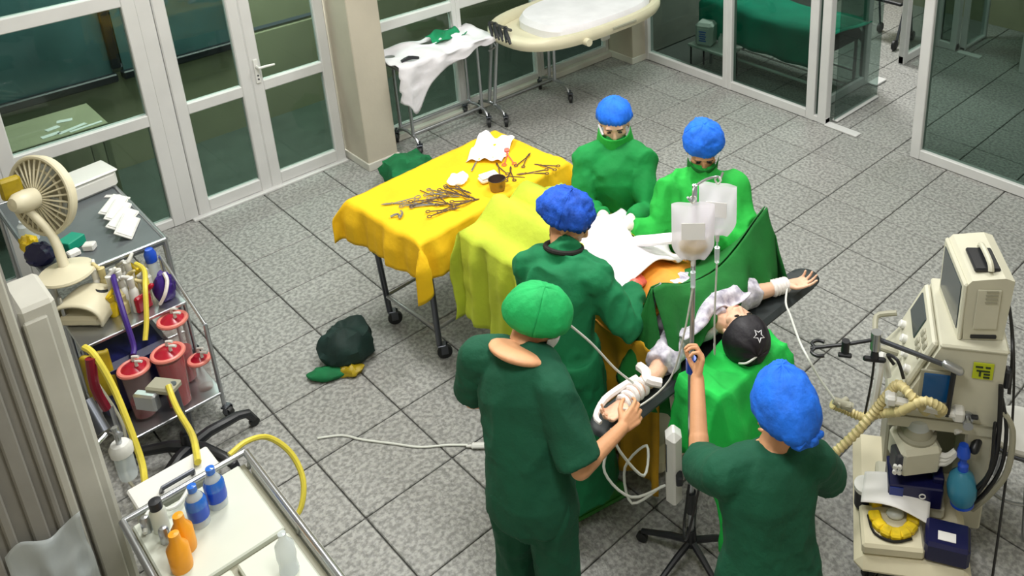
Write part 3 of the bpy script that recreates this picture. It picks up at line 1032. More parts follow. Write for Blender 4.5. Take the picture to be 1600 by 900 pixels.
def spine(J):
    P, Ch, N = J['pel'], J['che'], J['neck']
    sr = unit(J['shR'] - J['shL'])
    hr = unit(J['hipR'] - J['hipL'])
    return P, Ch, N, sr, hr
def torso(g, J, i=0.0, low=True, k=1.0, belly=0.0, top=True):
    P, Ch, N, sr, hr = spine(J)
    up0 = unit(Ch - P)
    up1 = unit(N - Ch)
    secs = []
    def sec(c, s, u, rs, rf):
        s = unit(s - u * (s @ u))
        secs.append((c, s, np.cross(u, s), rs * k, rf * k))
    if low:
        sec(P - up0 * .11, hr, up0, .115 + i, .085 + i)
    sec(P - up0 * .04, hr, up0, .158 + i, .110 + i)
    sec(P + up0 * .03, hr, up0, .162 + i, .112 + i)
    sec(lerp(P, Ch, .35), hr * .6 + sr * .4, up0, .142 + i + belly * .6, .104 + i + belly)
    sec(lerp(P, Ch, .7), hr * .3 + sr * .7, up0, .143 + i + belly * .3, .106 + i + belly * .5)
    sec(Ch, sr, unit(up0 + up1), .156 + i, .112 + i)
    m = lerp(Ch, N, .45)
    sec(m, sr, up1, .152 + i, .100 + i)
    if top:
        sec(lerp(Ch, N, .75), sr, up1, .128 + i, .080 + i)
        sec(N + up1 * .005, sr, up1, .068 + i * .7, .062 + i * .7)
    g.loft(secs, 24)
    for s in ('R', 'L'):
        g.caps(lerp(N, J['sh' + s], .35) - up1 * .03, J['sh' + s], .058 + i, .056 + i)
def body(J, name='body', hands=None, voxel=.0055, skin='skin', parent=None, smooth=3):
    g = G()
    torso(g, J)
    for s in ('R', 'L'):
        g.chain([J['sh' + s], J['el' + s], J['wr' + s]], [.050, .040, .028])
        mid = lerp(J['el' + s], J['wr' + s], .3)
        g.caps(J['el' + s], mid, .041, .039)
        g.chain([J['hip' + s], lerp(J['hip' + s], J['kn' + s], .4), J['kn' + s], lerp(J['kn' + s], J['an' + s], .35), J['an' + s]], [.085, .076, .054, .053, .037])
        toe = J['an' + s] + unit(J['toe']) * .15 - A(0, 0, 1) * (J['an' + s][2] - J.get('ground', 0) - .035 if 'lying' not in J else 0)
        g.chain([J['an' + s] - A(0, 0, .02), toe], [.038, .030])
        if hands and s in hands:
            h = hands[s]
            hand_shape(g, J['wr' + s], h['D'], h['N'], s == 'R', h.get('curl', (25, 30, 34, 40)), h.get('thumb', 0))
    head_shape(g, J['head'], J['hF'], J['hU'], J['neck'])
    g.v = [v - np.array(parent.location) for v in g.v]
    me = remesh(g, voxel, smooth)
    return link(name, me, skin, parent, sharp=0)

def sleeve(g, pts, rs, seg=16):
    g.tube(pts, rs, seg, sub=3)
    g.ell(pts[0], (rs[0],) * 3, None, 14, 10)
def fabric(g, name, m, parent, voxel=.009, smooth=4, fold=.010, fine=.003, seed=0.0, fscale=(11, 11, 4), mask=None):
    g.v = [v - np.array(parent.location) for v in g.v]
    me = remesh(g, voxel, smooth, fold, fscale, fine, seed, mask)
    return link(name, me, m, parent, sharp=0)
def gown(J, name, m, parent, hem=.32, i=.034, seed=0, cuffs=True, flare=.0, foot=None, rs=(.078, .066, .046)):
    g = G()
    torso(g, J, i)
    P, Ch, N, sr, hr = spine(J)
    f0 = np.cross(A(0, 0, 1), hr)
    c0 = P.copy()
    g.caps(lerp(Ch, N, .75), N + unit(N - Ch) * .012, .098, .080)
    cb = foot if foot is not None else A(P[0], P[1], 0)
    secs = []
    for z, k in ((P[2] + .06, 0), (P[2] - .1, .2), (lerp(P[2], hem, .55), .6), (hem, 1)):
        q = (P[2] - z) / P[2]
        c = lerp(P, A(cb[0], cb[1], 0), max(0, q))
        secs.append((A(c[0], c[1], z), hr, f0, .175 + i + (.05 + flare) * k, .13 + i + (.06 + flare) * k))
    g.loft(secs, 28)
    for s in ('R', 'L'):
        sleeve(g, [J['sh' + s], lerp(J['sh' + s], J['el' + s], .5), J['el' + s], lerp(J['el' + s], J['wr' + s], .5), lerp(J['el' + s], J['wr' + s], .93)],
               [rs[0], rs[0] * .97, rs[1], rs[1] * .86, rs[2]])
    o = fabric(g, name, m, parent, .010, 2, .019, .005, seed, (11, 11, 4))
    return o

def cap_shape(c, F, U, r, tilt=-.25, cut=.02, pleat=0.006, npl=26, seed=0, back=0.0, puff=0.0):
    """cloth cap: a shell over the skull, open below, with an inward elastic edge"""
    F, U, R = frame(F, U)
    rr = np.random.default_rng(seed)
    ph = rr.uniform(0, 6.28, 6)
    ax = np.stack([R, unit(F + U * tilt), unit(U - F * tilt)])
    def fn(a, b):
        th = 2 * PI * a
        p = (1 - b) * PI / 2 + b * (-.42)          # polar height
        x, y, z = math.cos(th) * math.cos(p), math.sin(th) * math.cos(p), math.sin(p)
        w = pleat * (math.sin(npl * th + 3 * math.sin(2 * p + ph[0])) + .6 * math.sin(npl * .62 * th + ph[1] + 4 * p)) * math.cos(p) ** .5
        lump = puff * (math.sin(3 * th + ph[2]) * math.cos(2 * p + ph[3]) + .5 * math.sin(5 * th + 4 * p + ph[4]))
        k = 1 + (w + lump) / .1
        if b > .82:
            k *= 1 - .15 * ((b - .82) / .18) ** 1.5
        bk = back * max(0, -y) * (1 - .3 * z)
        v = A(x * r[0] * k, y * r[1] * k - bk, z * r[2] * k - bk * .35)
        return c + v @ ax
    return G().grid(fn, 72, 26)
def cap_obj(name, m, parent, *a, **k):
    wr = k.pop('wrinkle', .004)
    g = cap_shape(*a, **k)
    c = np.array(a[0])
    v = g.V()
    n = (v - c) / np.linalg.norm(v - c, axis=1)[:, None]
    q = v + .03 * np.stack([vnoise(v * 22), vnoise(v * 22 + 9), vnoise(v * 22 + 27)], 1)
    g.v = [v + n * (wr * (ridged(q * 26) - .3) + wr * .7 * ridged(q * 13 + 4))[:, None]]
    return g.obj(name, m, parent, world=True, solid=.003, sharp=0)

def shoes(J, parent, m='shoe', ground=0.0):
    for s in ('R', 'L'):
        t = unit(A(J['toe'][0], J['toe'][1], 0))
        a = J['an' + s]
        g = G().chain([A(a[0], a[1], .05) - t * .05, A(a[0], a[1], .045) + t * .08, A(a[0], a[1], .035) + t * .16], [.045, .046, .036])
        g.box(A(a[0], a[1], .010) + t * .05, (.30, .095, .02), rz=math.atan2(t[1], t[0]), ch=.008)
        v = g.V()
        v[:, 2] = np.maximum(v[:, 2], .002)
        g.v = [v]
        g.obj('shoe', m, parent, world=True)

# ---- man with the green cap, leaning over the patient's arm
t = thing('person', 'man in dark green scrubs and bright green cap holding the patient\'s bandaged arm', 'person', (2.64, -.31, 0))
J = dict(pel=A(2.62, -.30, .87), che=A(2.52, -.235, 1.23), neck=A(2.455, -.165, 1.40),
         shR=A(2.67, -.185, 1.31), shL=A(2.325, -.285, 1.33), elR=A(2.835, -.22, 1.06), wrR=A(2.775, .05, 1.02),
         elL=A(2.24, -.28, 1.06), wrL=A(2.36, -.03, .98),
         hipR=A(2.71, -.275, .84), hipL=A(2.53, -.325, .84), knR=A(2.73, -.28, .46), knL=A(2.53, -.33, .46), anR=A(2.74, -.30, .08), anL=A(2.53, -.35, .08),
         toe=A(.0, 1, 0), head=A(2.47, -.075, 1.475), hF=A(.60, .55, -.58), hU=A(.4, .4, 1))
body(J, hands=dict(R=dict(D=A(-.05, .9, .12), N=A(-.75, .1, -.55), curl=(30, 34, 36, 40), thumb=.15), L=dict(D=A(.5, .6, -.2), N=A(.3, 0, -1))), parent=t, voxel=.0048)
g = G()
torso(g, J, .024, low=False, belly=.012)
P, Ch, N, sr, hr = spine(J)
g.loft([(P + A(0, 0, .02), hr, np.cross(A(0, 0, 1), hr), .185, .138), (P - A(0, 0, .10), hr, np.cross(A(0, 0, 1), hr), .195, .150)], 24)
sleeve(g, [J['shR'], lerp(J['shR'], J['elR'], .5), lerp(J['shR'], J['elR'], .92)], [.078, .080, .083])
sleeve(g, [J['shL'], lerp(J['shL'], J['elL'], .5), lerp(J['shL'], J['elL'], .80)], [.078, .080, .080])
fabric(g, 'scrub_shirt', 'scrub', t, .009, 3, .009, .003, 1.3, (10, 10, 4))
# bare neck inside the wide collar
F_, U_, R_ = frame(A(.1, 1, -.1), A(-.2, .3, 1))
g = G().ell(N + A(.030, -.036, -.004), (.128, .132, .034), (sr, np.cross(unit(N - Ch), sr), unit(N - Ch)), 22, 10)
fabric(g, 'neck_skin', 'skin', t, .005, 3, 0, 0)
g = G()
for s in ('R', 'L'):
    g.chain([J['hip' + s], J['kn' + s]], [.105, .088])
    g.tube([J['kn' + s], A(*J['an' + s]) + A(0, 0, .0)], [.088, .082], 16)
g.loft([(P - A(0, 0, .16), hr, np.cross(A(0, 0, 1), hr), .15, .11), (P + A(0, 0, .05), hr, np.cross(A(0, 0, 1), hr), .17, .125)], 22)
fabric(g, 'scrub_trousers', 'scrub', t, .009, 3, .008, .003, 4.1, (12, 12, 5))
cap_obj('surgical_cap', 'cap_green', t, J['head'] + A(-.004, -.016, .026), J['hF'], J['hU'], (.110, .136, .126), tilt=.36, pleat=.0008, npl=17, seed=2, puff=.002, wrinkle=.002)
G().grid(lambda a, b: J['head'] + (lambda F, U, R: F * (.104 + .010 * math.sin(PI * b) - .05 * abs(2 * a - 1) ** 2) + R * (a - .5) * .14 + U * (-.025 - .085 * b))(*frame(J['hF'], J['hU'])), 14, 8).obj('face_mask', 'mask_white', t, world=True, solid=.002, sharp=0)
face_details(t, J['head'], J['hF'], J['hU'], False)
shoes(J, t, 'shoe_dark')

# ---- surgeon on the near side, blue cap
t = thing('person', 'surgeon in green gown and crinkled blue cap bending over the wound with bare cheek showing', 'person', (2.12, .27, 0))
J = dict(pel=A(2.13, .255, .88), che=A(2.11, .305, 1.20), neck=A(2.07, .37, 1.36),
         shR=A(2.25, .40, 1.275), shL=A(1.965, .275, 1.285), elR=A(2.37, .47, 1.04), wrR=A(2.235, .66, 1.10),
         elL=A(1.86, .34, 1.02), wrL=A(1.96, .60, 1.06),
         hipR=A(2.22, .27, .84), hipL=A(2.04, .24, .84), knR=A(2.25, .28, .46), knL=A(2.04, .25, .46), anR=A(2.27, .28, .08), anL=A(2.02, .24, .08),
         toe=A(.25, 1, 0), head=A(2.035, .46, 1.475), hF=A(.70, .42, -.50), hU=A(.3, .25, 1))
HD = dict(R=dict(D=A(-.35, .75, -.15), N=A(-.5, -.1, -.8), curl=(34, 36, 38, 42), thumb=.2), L=dict(D=A(.35, .85, -.1), N=A(.3, 0, -.9), curl=(30, 32, 36, 40)))
body(J, hands=HD, parent=t)
gown(J, 'surgical_gown', 'gown_deep', t, hem=.16, seed=7.7, foot=A(2.16, .25, 0))
for s in ('R', 'L'):
    g = G()
    hand_shape(g, J['wr' + s], HD[s]['D'], HD[s]['N'], s == 'R', HD[s]['curl'], HD[s].get('thumb', 0), infl=.0022)
    g.caps(lerp(J['el' + s], J['wr' + s], .86), J['wr' + s], .036, .033)
    o = fabric(g, 'glove', 'glove_red', t, .0045, 2, 0, 0)
cap_obj('bouffant_cap', 'cap_blue_deep', t, J['head'] + A(-.022, -.014, .040), J['hF'], J['hU'], (.108, .132, .116), tilt=.30, pleat=.0045, npl=37, seed=4, puff=.004, wrinkle=.006)
G().torus(J['neck'] + A(-.0, .004, .026), .084, .012, A(-.1, .3, 1)).obj('undershirt_collar', 'undershirt', t, world=True)
G().caps(J['head'] + A(-.03, -.05, -.075), J['head'] + A(-.055, -.02, -.03), .052, .05).obj('hair', 'hair', t, world=True)
for k in range(3):
    q = J['neck'] + A(-.085 + .01 * k, -.095, -.05 - .10 * k)
    G().tube([q, q + A(-.02, -.03, -.01), q + A(-.035, -.02, -.06), q + A(-.02, -.035, -.09)], .006, 6, sub=3).obj('gown_tie', 'gown_deep', t, world=True)
face_details(t, J['head'], J['hF'], J['hU'])
shoes(J, t, 'shoe')

# ---- nurse on the far side with a tall green mask
t = thing('person', 'nurse in green gown with a tall green cloth mask and small blue cap', 'person', (1.46, 1.29, 0))
J = dict(pel=A(1.455, 1.285, .87), che=A(1.485, 1.25, 1.17), neck=A(1.475, 1.262, 1.335),
         shR=A(1.385, 1.145, 1.265), shL=A(1.60, 1.345, 1.265), elR=A(1.44, 1.03, 1.02), wrR=A(1.66, .99, 1.08),
         elL=A(1.745, 1.255, 1.02), wrL=A(1.80, 1.06, 1.085),
         hipR=A(1.39, 1.22, .83), hipL=A(1.52, 1.35, .83), knR=A(1.39, 1.22, .46), knL=A(1.53, 1.36, .46), anR=A(1.38, 1.23, .08), anL=A(1.53, 1.37, .08),
         toe=A(.7, -.7, 0), head=A(1.465, 1.275, 1.475), hF=A(.66, -.62, -.32), hU=A(.2, -.2, 1))
HD = dict(R=dict(D=A(.7, -.1, -.2), N=A(0, -.2, -1)), L=dict(D=A(.45, -.75, -.1), N=A(-.1, -.2, -1), curl=(22, 26, 30, 34)))
body(J, hands=HD, parent=t, skin='skin_pale')
gown(J, 'surgical_gown', 'gown', t, hem=.18, seed=2.2)
for s in ('R', 'L'):
    g = G()
    hand_shape(g, J['wr' + s], HD[s]['D'], HD[s]['N'], s == 'R', HD[s].get('curl', (25, 30, 34, 40)), infl=.0022)
    g.caps(lerp(J['el' + s], J['wr' + s], .86), J['wr' + s], .036, .033)
    fabric(g, 'glove', 'glove_white', t, .0045, 2, 0, 0)
cap_obj('bouffant_cap', 'cap_blue', t, J['head'] + A(-.016, .016, .046), J['hF'], J['hU'], (.098, .116, .096), tilt=.34, pleat=.003, npl=29, seed=5, puff=.002, wrinkle=.002)
F_, U_, R_ = frame(J['hF'], J['hU'])
def tallmask(a, b):
    w = .086 + .035 * b
    th = (a - .5) * 3.0
    q = J['head'] + F_ * (.008 + .116 * math.cos(th) - .012 * b) + R_ * math.sin(th) * w * 1.05 + U_ * (.000 - .22 * b)
    return q + F_ * (.05 * b * b + .006 * math.sin(9 * a + 7 * b)) - U_ * .02 * math.cos(th * .5)
G().grid(tallmask, 24, 18).obj('cloth_mask', 'gown_bright', t, world=True, solid=.003, sharp=0)
G().tube([J['head'] + F_ * .07 + R_ * .065 - U_ * .02, J['head'] + F_ * .0 + R_ * .088 - U_ * .01], .006, 6).obj('mask_strap', 'mask_white', t, world=True)
face_details(t, J['head'], J['hF'], J['hU'], False)
g = G().ell(J['head'] - F_ * .045 - U_ * .02, (.078, .06, .08), (R_, F_, U_))
g.obj('hair', 'hair', t, world=True)
shoes(J, t)

# ---- second woman on the far side, blue bouffant, head bowed
t = thing('person', 'woman in bright green gown and round blue cap bowing her head behind the drip bags', 'person', (2.04, 1.44, 0))
J = dict(pel=A(2.02, 1.44, .87), che=A(2.06, 1.37, 1.16), neck=A(2.045, 1.37, 1.325),
         shR=A(1.945, 1.255, 1.255), shL=A(2.175, 1.465, 1.255), elR=A(1.95, 1.14, 1.02), wrR=A(1.85, 1.01, 1.105),
         elL=A(2.33, 1.38, 1.02), wrL=A(2.22, 1.18, 1.10),
         hipR=A(1.95, 1.38, .83), hipL=A(2.09, 1.50, .83), knR=A(1.95, 1.38, .46), knL=A(2.09, 1.51, .46), anR=A(1.95, 1.39, .08), anL=A(2.1, 1.52, .08),
         toe=A(.65, -.7, 0), head=A(2.035, 1.385, 1.465), hF=A(.56, -.56, -.46), hU=A(.3, -.3, .9))
HD = dict(R=dict(D=A(-.5, -.45, -.25), N=A(-.1, -.2, -1)), L=dict(D=A(-.3, -.8, -.2), N=A(0, 0, -1)))
body(J, hands=HD, parent=t, skin='skin')
gown(J, 'surgical_gown', 'gown_bright', t, hem=.18, seed=9.4, rs=(.092, .082, .050))
for s in ('R', 'L'):
    g = G()
    hand_shape(g, J['wr' + s], HD[s]['D'], HD[s]['N'], s == 'R', infl=.0022)
    g.caps(lerp(J['el' + s], J['wr' + s], .86), J['wr' + s], .036, .033)
    fabric(g, 'glove', 'glove_white', t, .0045, 2, 0, 0)
F_, U_, R_ = frame(J['hF'], J['hU'])
cap_obj('bouffant_cap', 'cap_blue', t, J['head'] - F_ * .030 + U_ * .058, J['hF'], J['hU'], (.108, .118, .110), tilt=.20, pleat=.0018, npl=33, seed=6, puff=.003)
def mask2(a, b):
    th = (a - .5) * 2.6
    return J['head'] + F_ * (.006 + .116 * math.cos(th) - .02 * b) + R_ * math.sin(th) * .088 + U_ * (-.008 - .15 * b)
G().grid(mask2, 20, 12).obj('cloth_mask', 'drape', t, world=True, solid=.003, sharp=0)
face_details(t, J['head'], J['hF'], J['hU'], False)
shoes(J, t)

# ---- woman in front, seen from behind, arm raised to the drip pole
t = thing('person', 'woman in dark green scrubs and long blue cap, hand raised to the drip pole', 'person', (3.50, .08, 0))
J = dict(pel=A(3.505, .075, .85), che=A(3.455, .125, 1.13), neck=A(3.43, .17, 1.29),
         shR=A(3.535, .275, 1.215), shL=A(3.345, .005, 1.225), elR=A(3.50, .42, 1.00), wrR=A(3.27, .50, 1.02),
         elL=A(3.15, .095, 1.065), wrL=A(2.97, .285, 1.235),
         hipR=A(3.56, .15, .81), hipL=A(3.45, .0, .81), knR=A(3.58, .15, .44), knL=A(3.47, -.01, .44), anR=A(3.59, .16, .08), anL=A(3.48, -.01, .08),
         toe=A(-.8, .5, 0), head=A(3.395, .255, 1.425), hF=A(-.85, .50, -.30), hU=A(-.1, .05, 1))
HD = dict(L=dict(D=A(-.20, .45, .60), N=A(-.55, -.75, -.05), curl=(48, 52, 54, 56), thumb=.35), R=dict(D=A(-.9, .2, -.1), N=A(0, 0, -1)))
body(J, hands=HD, parent=t, voxel=.0048)
g = G()
torso(g, J, .026, low=False)
P, Ch, N, sr, hr = spine(J)
fr_ = np.cross(A(0, 0, 1), hr)
g.loft([(P + A(0, 0, .04), hr, fr_, .188, .140), (P - A(0, 0, .16), hr, fr_, .205, .155)], 24)
sleeve(g, [J['shL'], lerp(J['shL'], J['elL'], .5), lerp(J['shL'], J['elL'], .90)], [.075, .078, .080])
sleeve(g, [J['shR'], lerp(J['shR'], J['elR'], .5), lerp(J['shR'], J['elR'], .95)], [.075, .080, .082])
fabric(g, 'scrub_shirt', 'scrub', t, .009, 3, .009, .003, 6.3, (9, 9, 4))
g = G()
for s in ('R', 'L'):
    g.chain([J['hip' + s], J['kn' + s]], [.100, .085])
    g.tube([J['kn' + s], J['an' + s]], [.085, .078], 16)
fabric(g, 'scrub_trousers', 'scrub', t, .010, 3, .008, .003, 3.1, (12, 12, 5))
cap_obj('bouffant_cap', 'cap_blue', t, J['head'] + A(.030, -.022, .015), J['hF'], J['hU'], (.110, .128, .140), tilt=.10, pleat=.0016, npl=27, seed=9, back=.050, puff=.004)
face_details(t, J['head'], J['hF'], J['hU'], False)
F_, U_, R_ = frame(J['hF'], J['hU'])
g = crumple(.060, .030, .026, 2.2, 26, .5)
v = g.V()
g.v = [J['head'] - F_ * .158 - U_ * .055 + np.outer(v[:, 0], R_) + np.outer(v[:, 1], U_) - np.outer(v[:, 2], F_)]
g.obj('cap_gather', 'cap_blue', t, world=True)
G().tube([J['head'] + F_ * .06 - R_ * .07 - U_ * .05, J['head'] - R_ * .093 - U_ * .03, J['head'] - F_ * .02 - R_ * .09 - U_ * .01], .006, 6, sub=2).obj('mask_strap', 'mask_white', t, world=True)
G().grid(lambda a, b: J['head'] + F_ * (.015 + .098 * math.cos((a - .5) * 2.5)) + R_ * math.sin((a - .5) * 2.5) * .078 + U_ * (-.02 - .10 * b), 16, 8).obj('face_mask', 'mask_white', t, world=True, solid=.002, sharp=0)
shoes(J, t, 'shoe_dark')

# ---- patient on the table
t = thing('person', 'patient lying on the operating table, arms stretched out, dark head cap with a star', 'person', (2.3, .82, .86))
zb = .955
J = dict(pel=A(1.95, .82, zb), che=A(2.36, .83, zb + .02), neck=A(2.585, .85, zb + .02), shR=A(2.52, 1.03, zb), shL=A(2.52, .65, zb),
         elR=A(2.58, 1.22, .925), wrR=A(2.625, 1.35, .915), elL=A(2.585, .44, .925), wrL=A(2.60, .235, .915),
         hipR=A(1.90, .91, zb - .01), hipL=A(1.90, .73, zb - .01), knR=A(1.50, .93, zb), knL=A(1.50, .70, zb), anR=A(1.16, .91, .93), anL=A(1.16, .73, .93),
         toe=A(-.95, 0, .30), lying=1, head=A(2.735, .868, .985), hF=A(-.12, .14, 1), hU=A(.80, -.42, .1))
HD = dict(R=dict(D=A(.55, .70, .02), N=A(0, 0, 1), curl=(16, 20, 24, 28)), L=dict(D=A(.10, -1, .0), N=A(0, 0, 1), curl=(22, 26, 30, 34)))
body(J, hands=HD, parent=t, skin='skin_pale', voxel=.0052)
g = G()
g.loft([(A(2.30, .83, zb + .005), A(0, 1, 0), A(0, 0, 1), .19, .125), (A(2.45, .835, zb + .01), A(0, 1, 0), A(0, 0, 1), .20, .12), (A(2.56, .845, zb + .01), A(0, 1, 0), A(0, 0, 1), .16, .09), (A(2.62, .85, zb + .01), A(0, 1, 0), A(0, 0, 1), .09, .07)], 24)
for s in ('R', 'L'):
    sleeve(g, [J['sh' + s], lerp(J['sh' + s], J['el' + s], .8)], [.075, .068])
fabric(g, 'patient_gown', 'patterned', t, .007, 2, .014, .004, 5.0, (9, 16, 9))
F_, U_, R_ = frame(J['hF'], J['hU'])
hc = J['head'] + U_ * .046 - F_ * .012 - R_ * .008
# dark cap over the hair
g = G()
def dcap(a, b):
    th = 2 * PI * a
    p = (1 - b) * PI / 2 - b * .10
    v = A(math.cos(th) * math.cos(p) * .108, math.sin(th) * math.cos(p) * .116, math.sin(p) * .128 + .008)
    v = v * (1 + .02 * math.sin(7 * th + 3 * p))
    return hc + R_ * v[0] + unit(F_ + U_ * .12) * v[1] + unit(U_ - F_ * .12) * v[2]
G().grid(dcap, 44, 18).obj('head_cap', 'cap_dark', t, world=True, solid=.004, sharp=0)
# white star outline on the cap, laid along its curved surface
cf, cu = unit(F_ + U_ * .12), unit(U_ - F_ * .12)
def on_cap(d, lift=1.035):
    x, y, z = d @ R_, d @ cf, d @ cu
    r = 1 / math.sqrt((x / .108) ** 2 + (y / .116) ** 2 + (z / .128) ** 2)
    return hc + cu * .008 + (R_ * x + cf * y + cu * z) * r * lift
sd = unit(U_ * .84 + F_ * .54 + R_ * .16)
su, sv, _ = basis(sd, -F_ + U_ * .2)
pts = []
for k in range(10):
    r = .24 if k % 2 == 0 else .11
    a = k * PI / 5 + .2
    pts.append(on_cap(unit(sd + su * r * math.sin(a) + sv * r * math.cos(a))))
G().tube(pts, .0030, 6, closed=True).obj('star', 'star_white', t, world=True)
face_details(t, J['head'], J['hF'], J['hU'])
# towel folded round the neck, bandages on both wrists
g = G().grid(lambda a, b: A(2.47 + .15 * b + .02 * math.sin(a * 9), .60 + .46 * a, zb + .060 + .035 * math.sin(PI * a) + .014 * math.sin(b * 8 + a * 5)), 26, 14)
cloth_wrinkle(g, .014, np.array((16, 14, 8)), 8)
g.obj('neck_cloth', 'patterned', t, world=True, solid=.006, sharp=0)
for s, D_ in (('R', HD['R']['D']), ('L', HD['L']['D'])):
    g = G()
    w = J['wr' + s]
    e = J['el' + s]
    for k in range(5):
        c = lerp(w, e, -.05 + .14 * k)
        g.torus(c, .030 + .001 * k, .012, unit(w - e) + A(.1 * math.sin(k * 2), .1, .1), 20, 8)
    g.obj('bandage', 'bandage', t, world=True)
w = J['wrL']
G().tube([w + A(-.05, .12, .02), w + A(-.05, .02, .03), w + A(-.045, -.08, .035), w + A(-.01, -.16, .03), w + A(.03, -.17, .025)], [.014, .016, .016, .013, .010], 8, sub=3).obj('arm_splint', 'bandage', t, world=True)
G().tube([w + A(.06, .16, .03), w + A(.02, .12, .05), w + A(-.02, .15, .05), w + A(-.08, .17, .03)], .022, 8, sub=3).obj('cotton_wrap', 'bandage', t, world=True)
G().tube([hc + U_ * .10 + R_ * .02 - F_ * .03, hc + U_ * .135 - F_ * .02, hc + U_ * .14 - R_ * .05 - F_ * .04, hc + U_ * .10 - R_ * .07 - F_ * .06], .005, 8, sub=4).obj('tube_end', 'tube_clear', t, world=True)
# ------------------------------------------------------------------ drip pole, bags and lines
IVX, IVY = 2.825, .41
t = thing('drip_pole', 'steel drip pole on black star base standing at the head of the table', 'drip pole', (IVX, IVY, 0))
for k in range(5):
    a = math.radians(200 + 72 * k)
    p = A(math.cos(a) * .25, math.sin(a) * .25, .065)
    lg = G().tube([(0, 0, .12), (math.cos(a) * .1, math.sin(a) * .1, .105), p], [.017, .016, .012], 8).obj('leg', 'black_plastic', t)
    G().lathe([(.008, -.012), (.028, -.010), (.028, .010), (.008, .012)], A(p[0], p[1], .028), (-math.sin(a), math.cos(a), 0), 14).obj('wheel', 'black_rubber', lg)
G().cyl((0, 0, .10), (0, 0, .19), .03, .022).obj('hub', 'black_plastic', t)
G().cyl((0, 0, .15), (.0, 0, 1.15), .0135).obj('lower_tube', 'steel', t)
G().cyl((0, 0, 1.05), (.03, -.012, 2.02), .010).obj('upper_tube', 'steel', t)
G().cyl((0, 0, 1.10), (0, 0, 1.17), .022).cyl((.0, 0, 1.14), (.05, -.03, 1.14), .008).obj('clamp_knob', 'ambu_deep', t)
G().cyl((0, 0, .30), (0, 0, .42), .022).obj('collar', 'black_plastic', t)
for k in range(2):
    a = math.radians(60 + 180 * k)
    c_, s_ = math.cos(a), math.sin(a)
    q = (A(.055, -.05, 1.995), A(.055, .095, 2.015))[k]
    G().tube([A(.03, -.012, 2.015), lerp(A(.03, -.012, 2.04), q, .5), q + A(0, 0, .005), q + A(0, (-.012, .012)[k], -.012), q + A(0, (-.03, .03)[k], .012)], .005, 8, sub=3).obj('hook', 'steel', t)

def drip_bag(loc, rz, fluid, label, w=.15, h=.24):
    t = thing('drip_bag', label, 'drip bag', loc, rz, 'drip bags on the pole')
    def prof(sx):
        def fn(a, b):
            x = (a - .5) * w * (1 - .45 * max(0, (b - .72) / .28) ** 1.5)
            th = .028 * math.sin(PI * a) ** .5 * math.sin(PI * min(1, .08 + b * .9)) ** .7
            return (x, sx * (th + .002) + .004 * math.sin(a * 11 + b * 6), -b * h)
        return fn
    G().grid(prof(1), 14, 18).grid(prof(-1), 14, 18).obj('film', 'bag_film', t, sharp=0)
    if fluid:
        G().ell((0, 0, -h * .74), (w * .34, .018, h * .17)).obj('fluid', 'bag_fluid', t)
    G().box((0, -.036, -h * .40), (w * .55, .003, h * .30), ch=.001).obj('label_patch', 'paper', t, smooth=False)
    G().cyl((0, 0, -h + .005), (0, 0, -h - .03), .010, .007).obj('port', 'white_plastic', t)
    G().tube([(0, 0, .0), (.012, 0, .02), (0, 0, .035), (-.012, 0, .02), (0, 0, 0)], .004, 6, sub=2).obj('hanger', 'white_plastic', t)
    G().cyl((0, 0, -h - .03), (0, 0, -h - .06), .004).cyl((0, 0, -h - .06), (0, 0, -h - .13), .011, .010).obj('drip_chamber', 'clear_plastic', t)
    return t
drip_bag((IVX + .055, IVY - .05, 1.965), .75, True, 'nearer drip bag with a little yellow fluid at its bottom', .165, .25)
drip_bag((IVX + .055, IVY + .095, 1.985), .55, False, 'clear drip bag hanging behind the one with yellow fluid', .15, .23)
def line(name, pts, r, m, label, cat='tube', group=None, sub=5, seg=8):
    return single(name, G().tube(pts, r, seg, sub=sub), m, label, cat, group)
line('drip_line', [(IVX + .055, IVY - .05, 1.585), (IVX + .0, IVY - .05, 1.3), (IVX - .07, IVY - .06, 1.05), (IVX - .15, IVY - .16, .93), (2.64, .16, .955)], .004, 'tube_clear', 'clear drip line running down the pole to the patient\'s bandaged wrist')
line('drip_line', [(IVX + .055, IVY + .095, 1.625), (IVX + .05, IVY + .09, 1.35), (IVX + .02, IVY + .13, 1.12), (2.74, .66, 1.04)], .004, 'tube_clear', 'clear drip line from the rear bag to the white neck cloth')

# infusion device: white monitor head clamped low on the pole
t = thing('pole_monitor', 'white elongated handheld monitor clamped low on the drip pole', 'monitor', (IVX - .055, IVY - .055, .58), math.radians(-42))
G().box((0, 0, .0), (.105, .070, .42), ch=.03).obj('housing', 'white_plastic', t)
G().box((-.055, .01, -.085), (.07, .055, .16), ch=.015).obj('grip', 'white_plastic', t)
G().box((0, -.032, .07), (.055, .008, .16), ch=.003).obj('screen', 'screen_off', t, smooth=False)
for k in range(3):
    G().box((-.055, -.022, -.13 + .03 * k), (.04, .012, .014), ch=.003).obj('button', 'machine_dark', t, smooth=False)
G().box((.055, .02, -.02), (.05, .03, .05), ch=.006).obj('clamp', 'black_plastic', t)
line('monitor_cable', [(2.72, .33, .44), (2.66, .20, .40), (2.60, .22, .55), (2.66, .30, .66), (2.74, .20, .62), (2.68, .12, .78), (2.655, .10, .90)], .006, 'tube_clear', 'white cable looping from the pole monitor up to the held hand', 'cable')
line('monitor_cable', [(2.74, .33, .46), (2.70, .16, .50), (2.60, .10, .62), (2.585, .16, .74), (2.60, .25, .86), (2.575, .33, .95)], .006, 'tube_clear', 'second white cable hanging in a wide loop below the bandaged arm', 'cable')
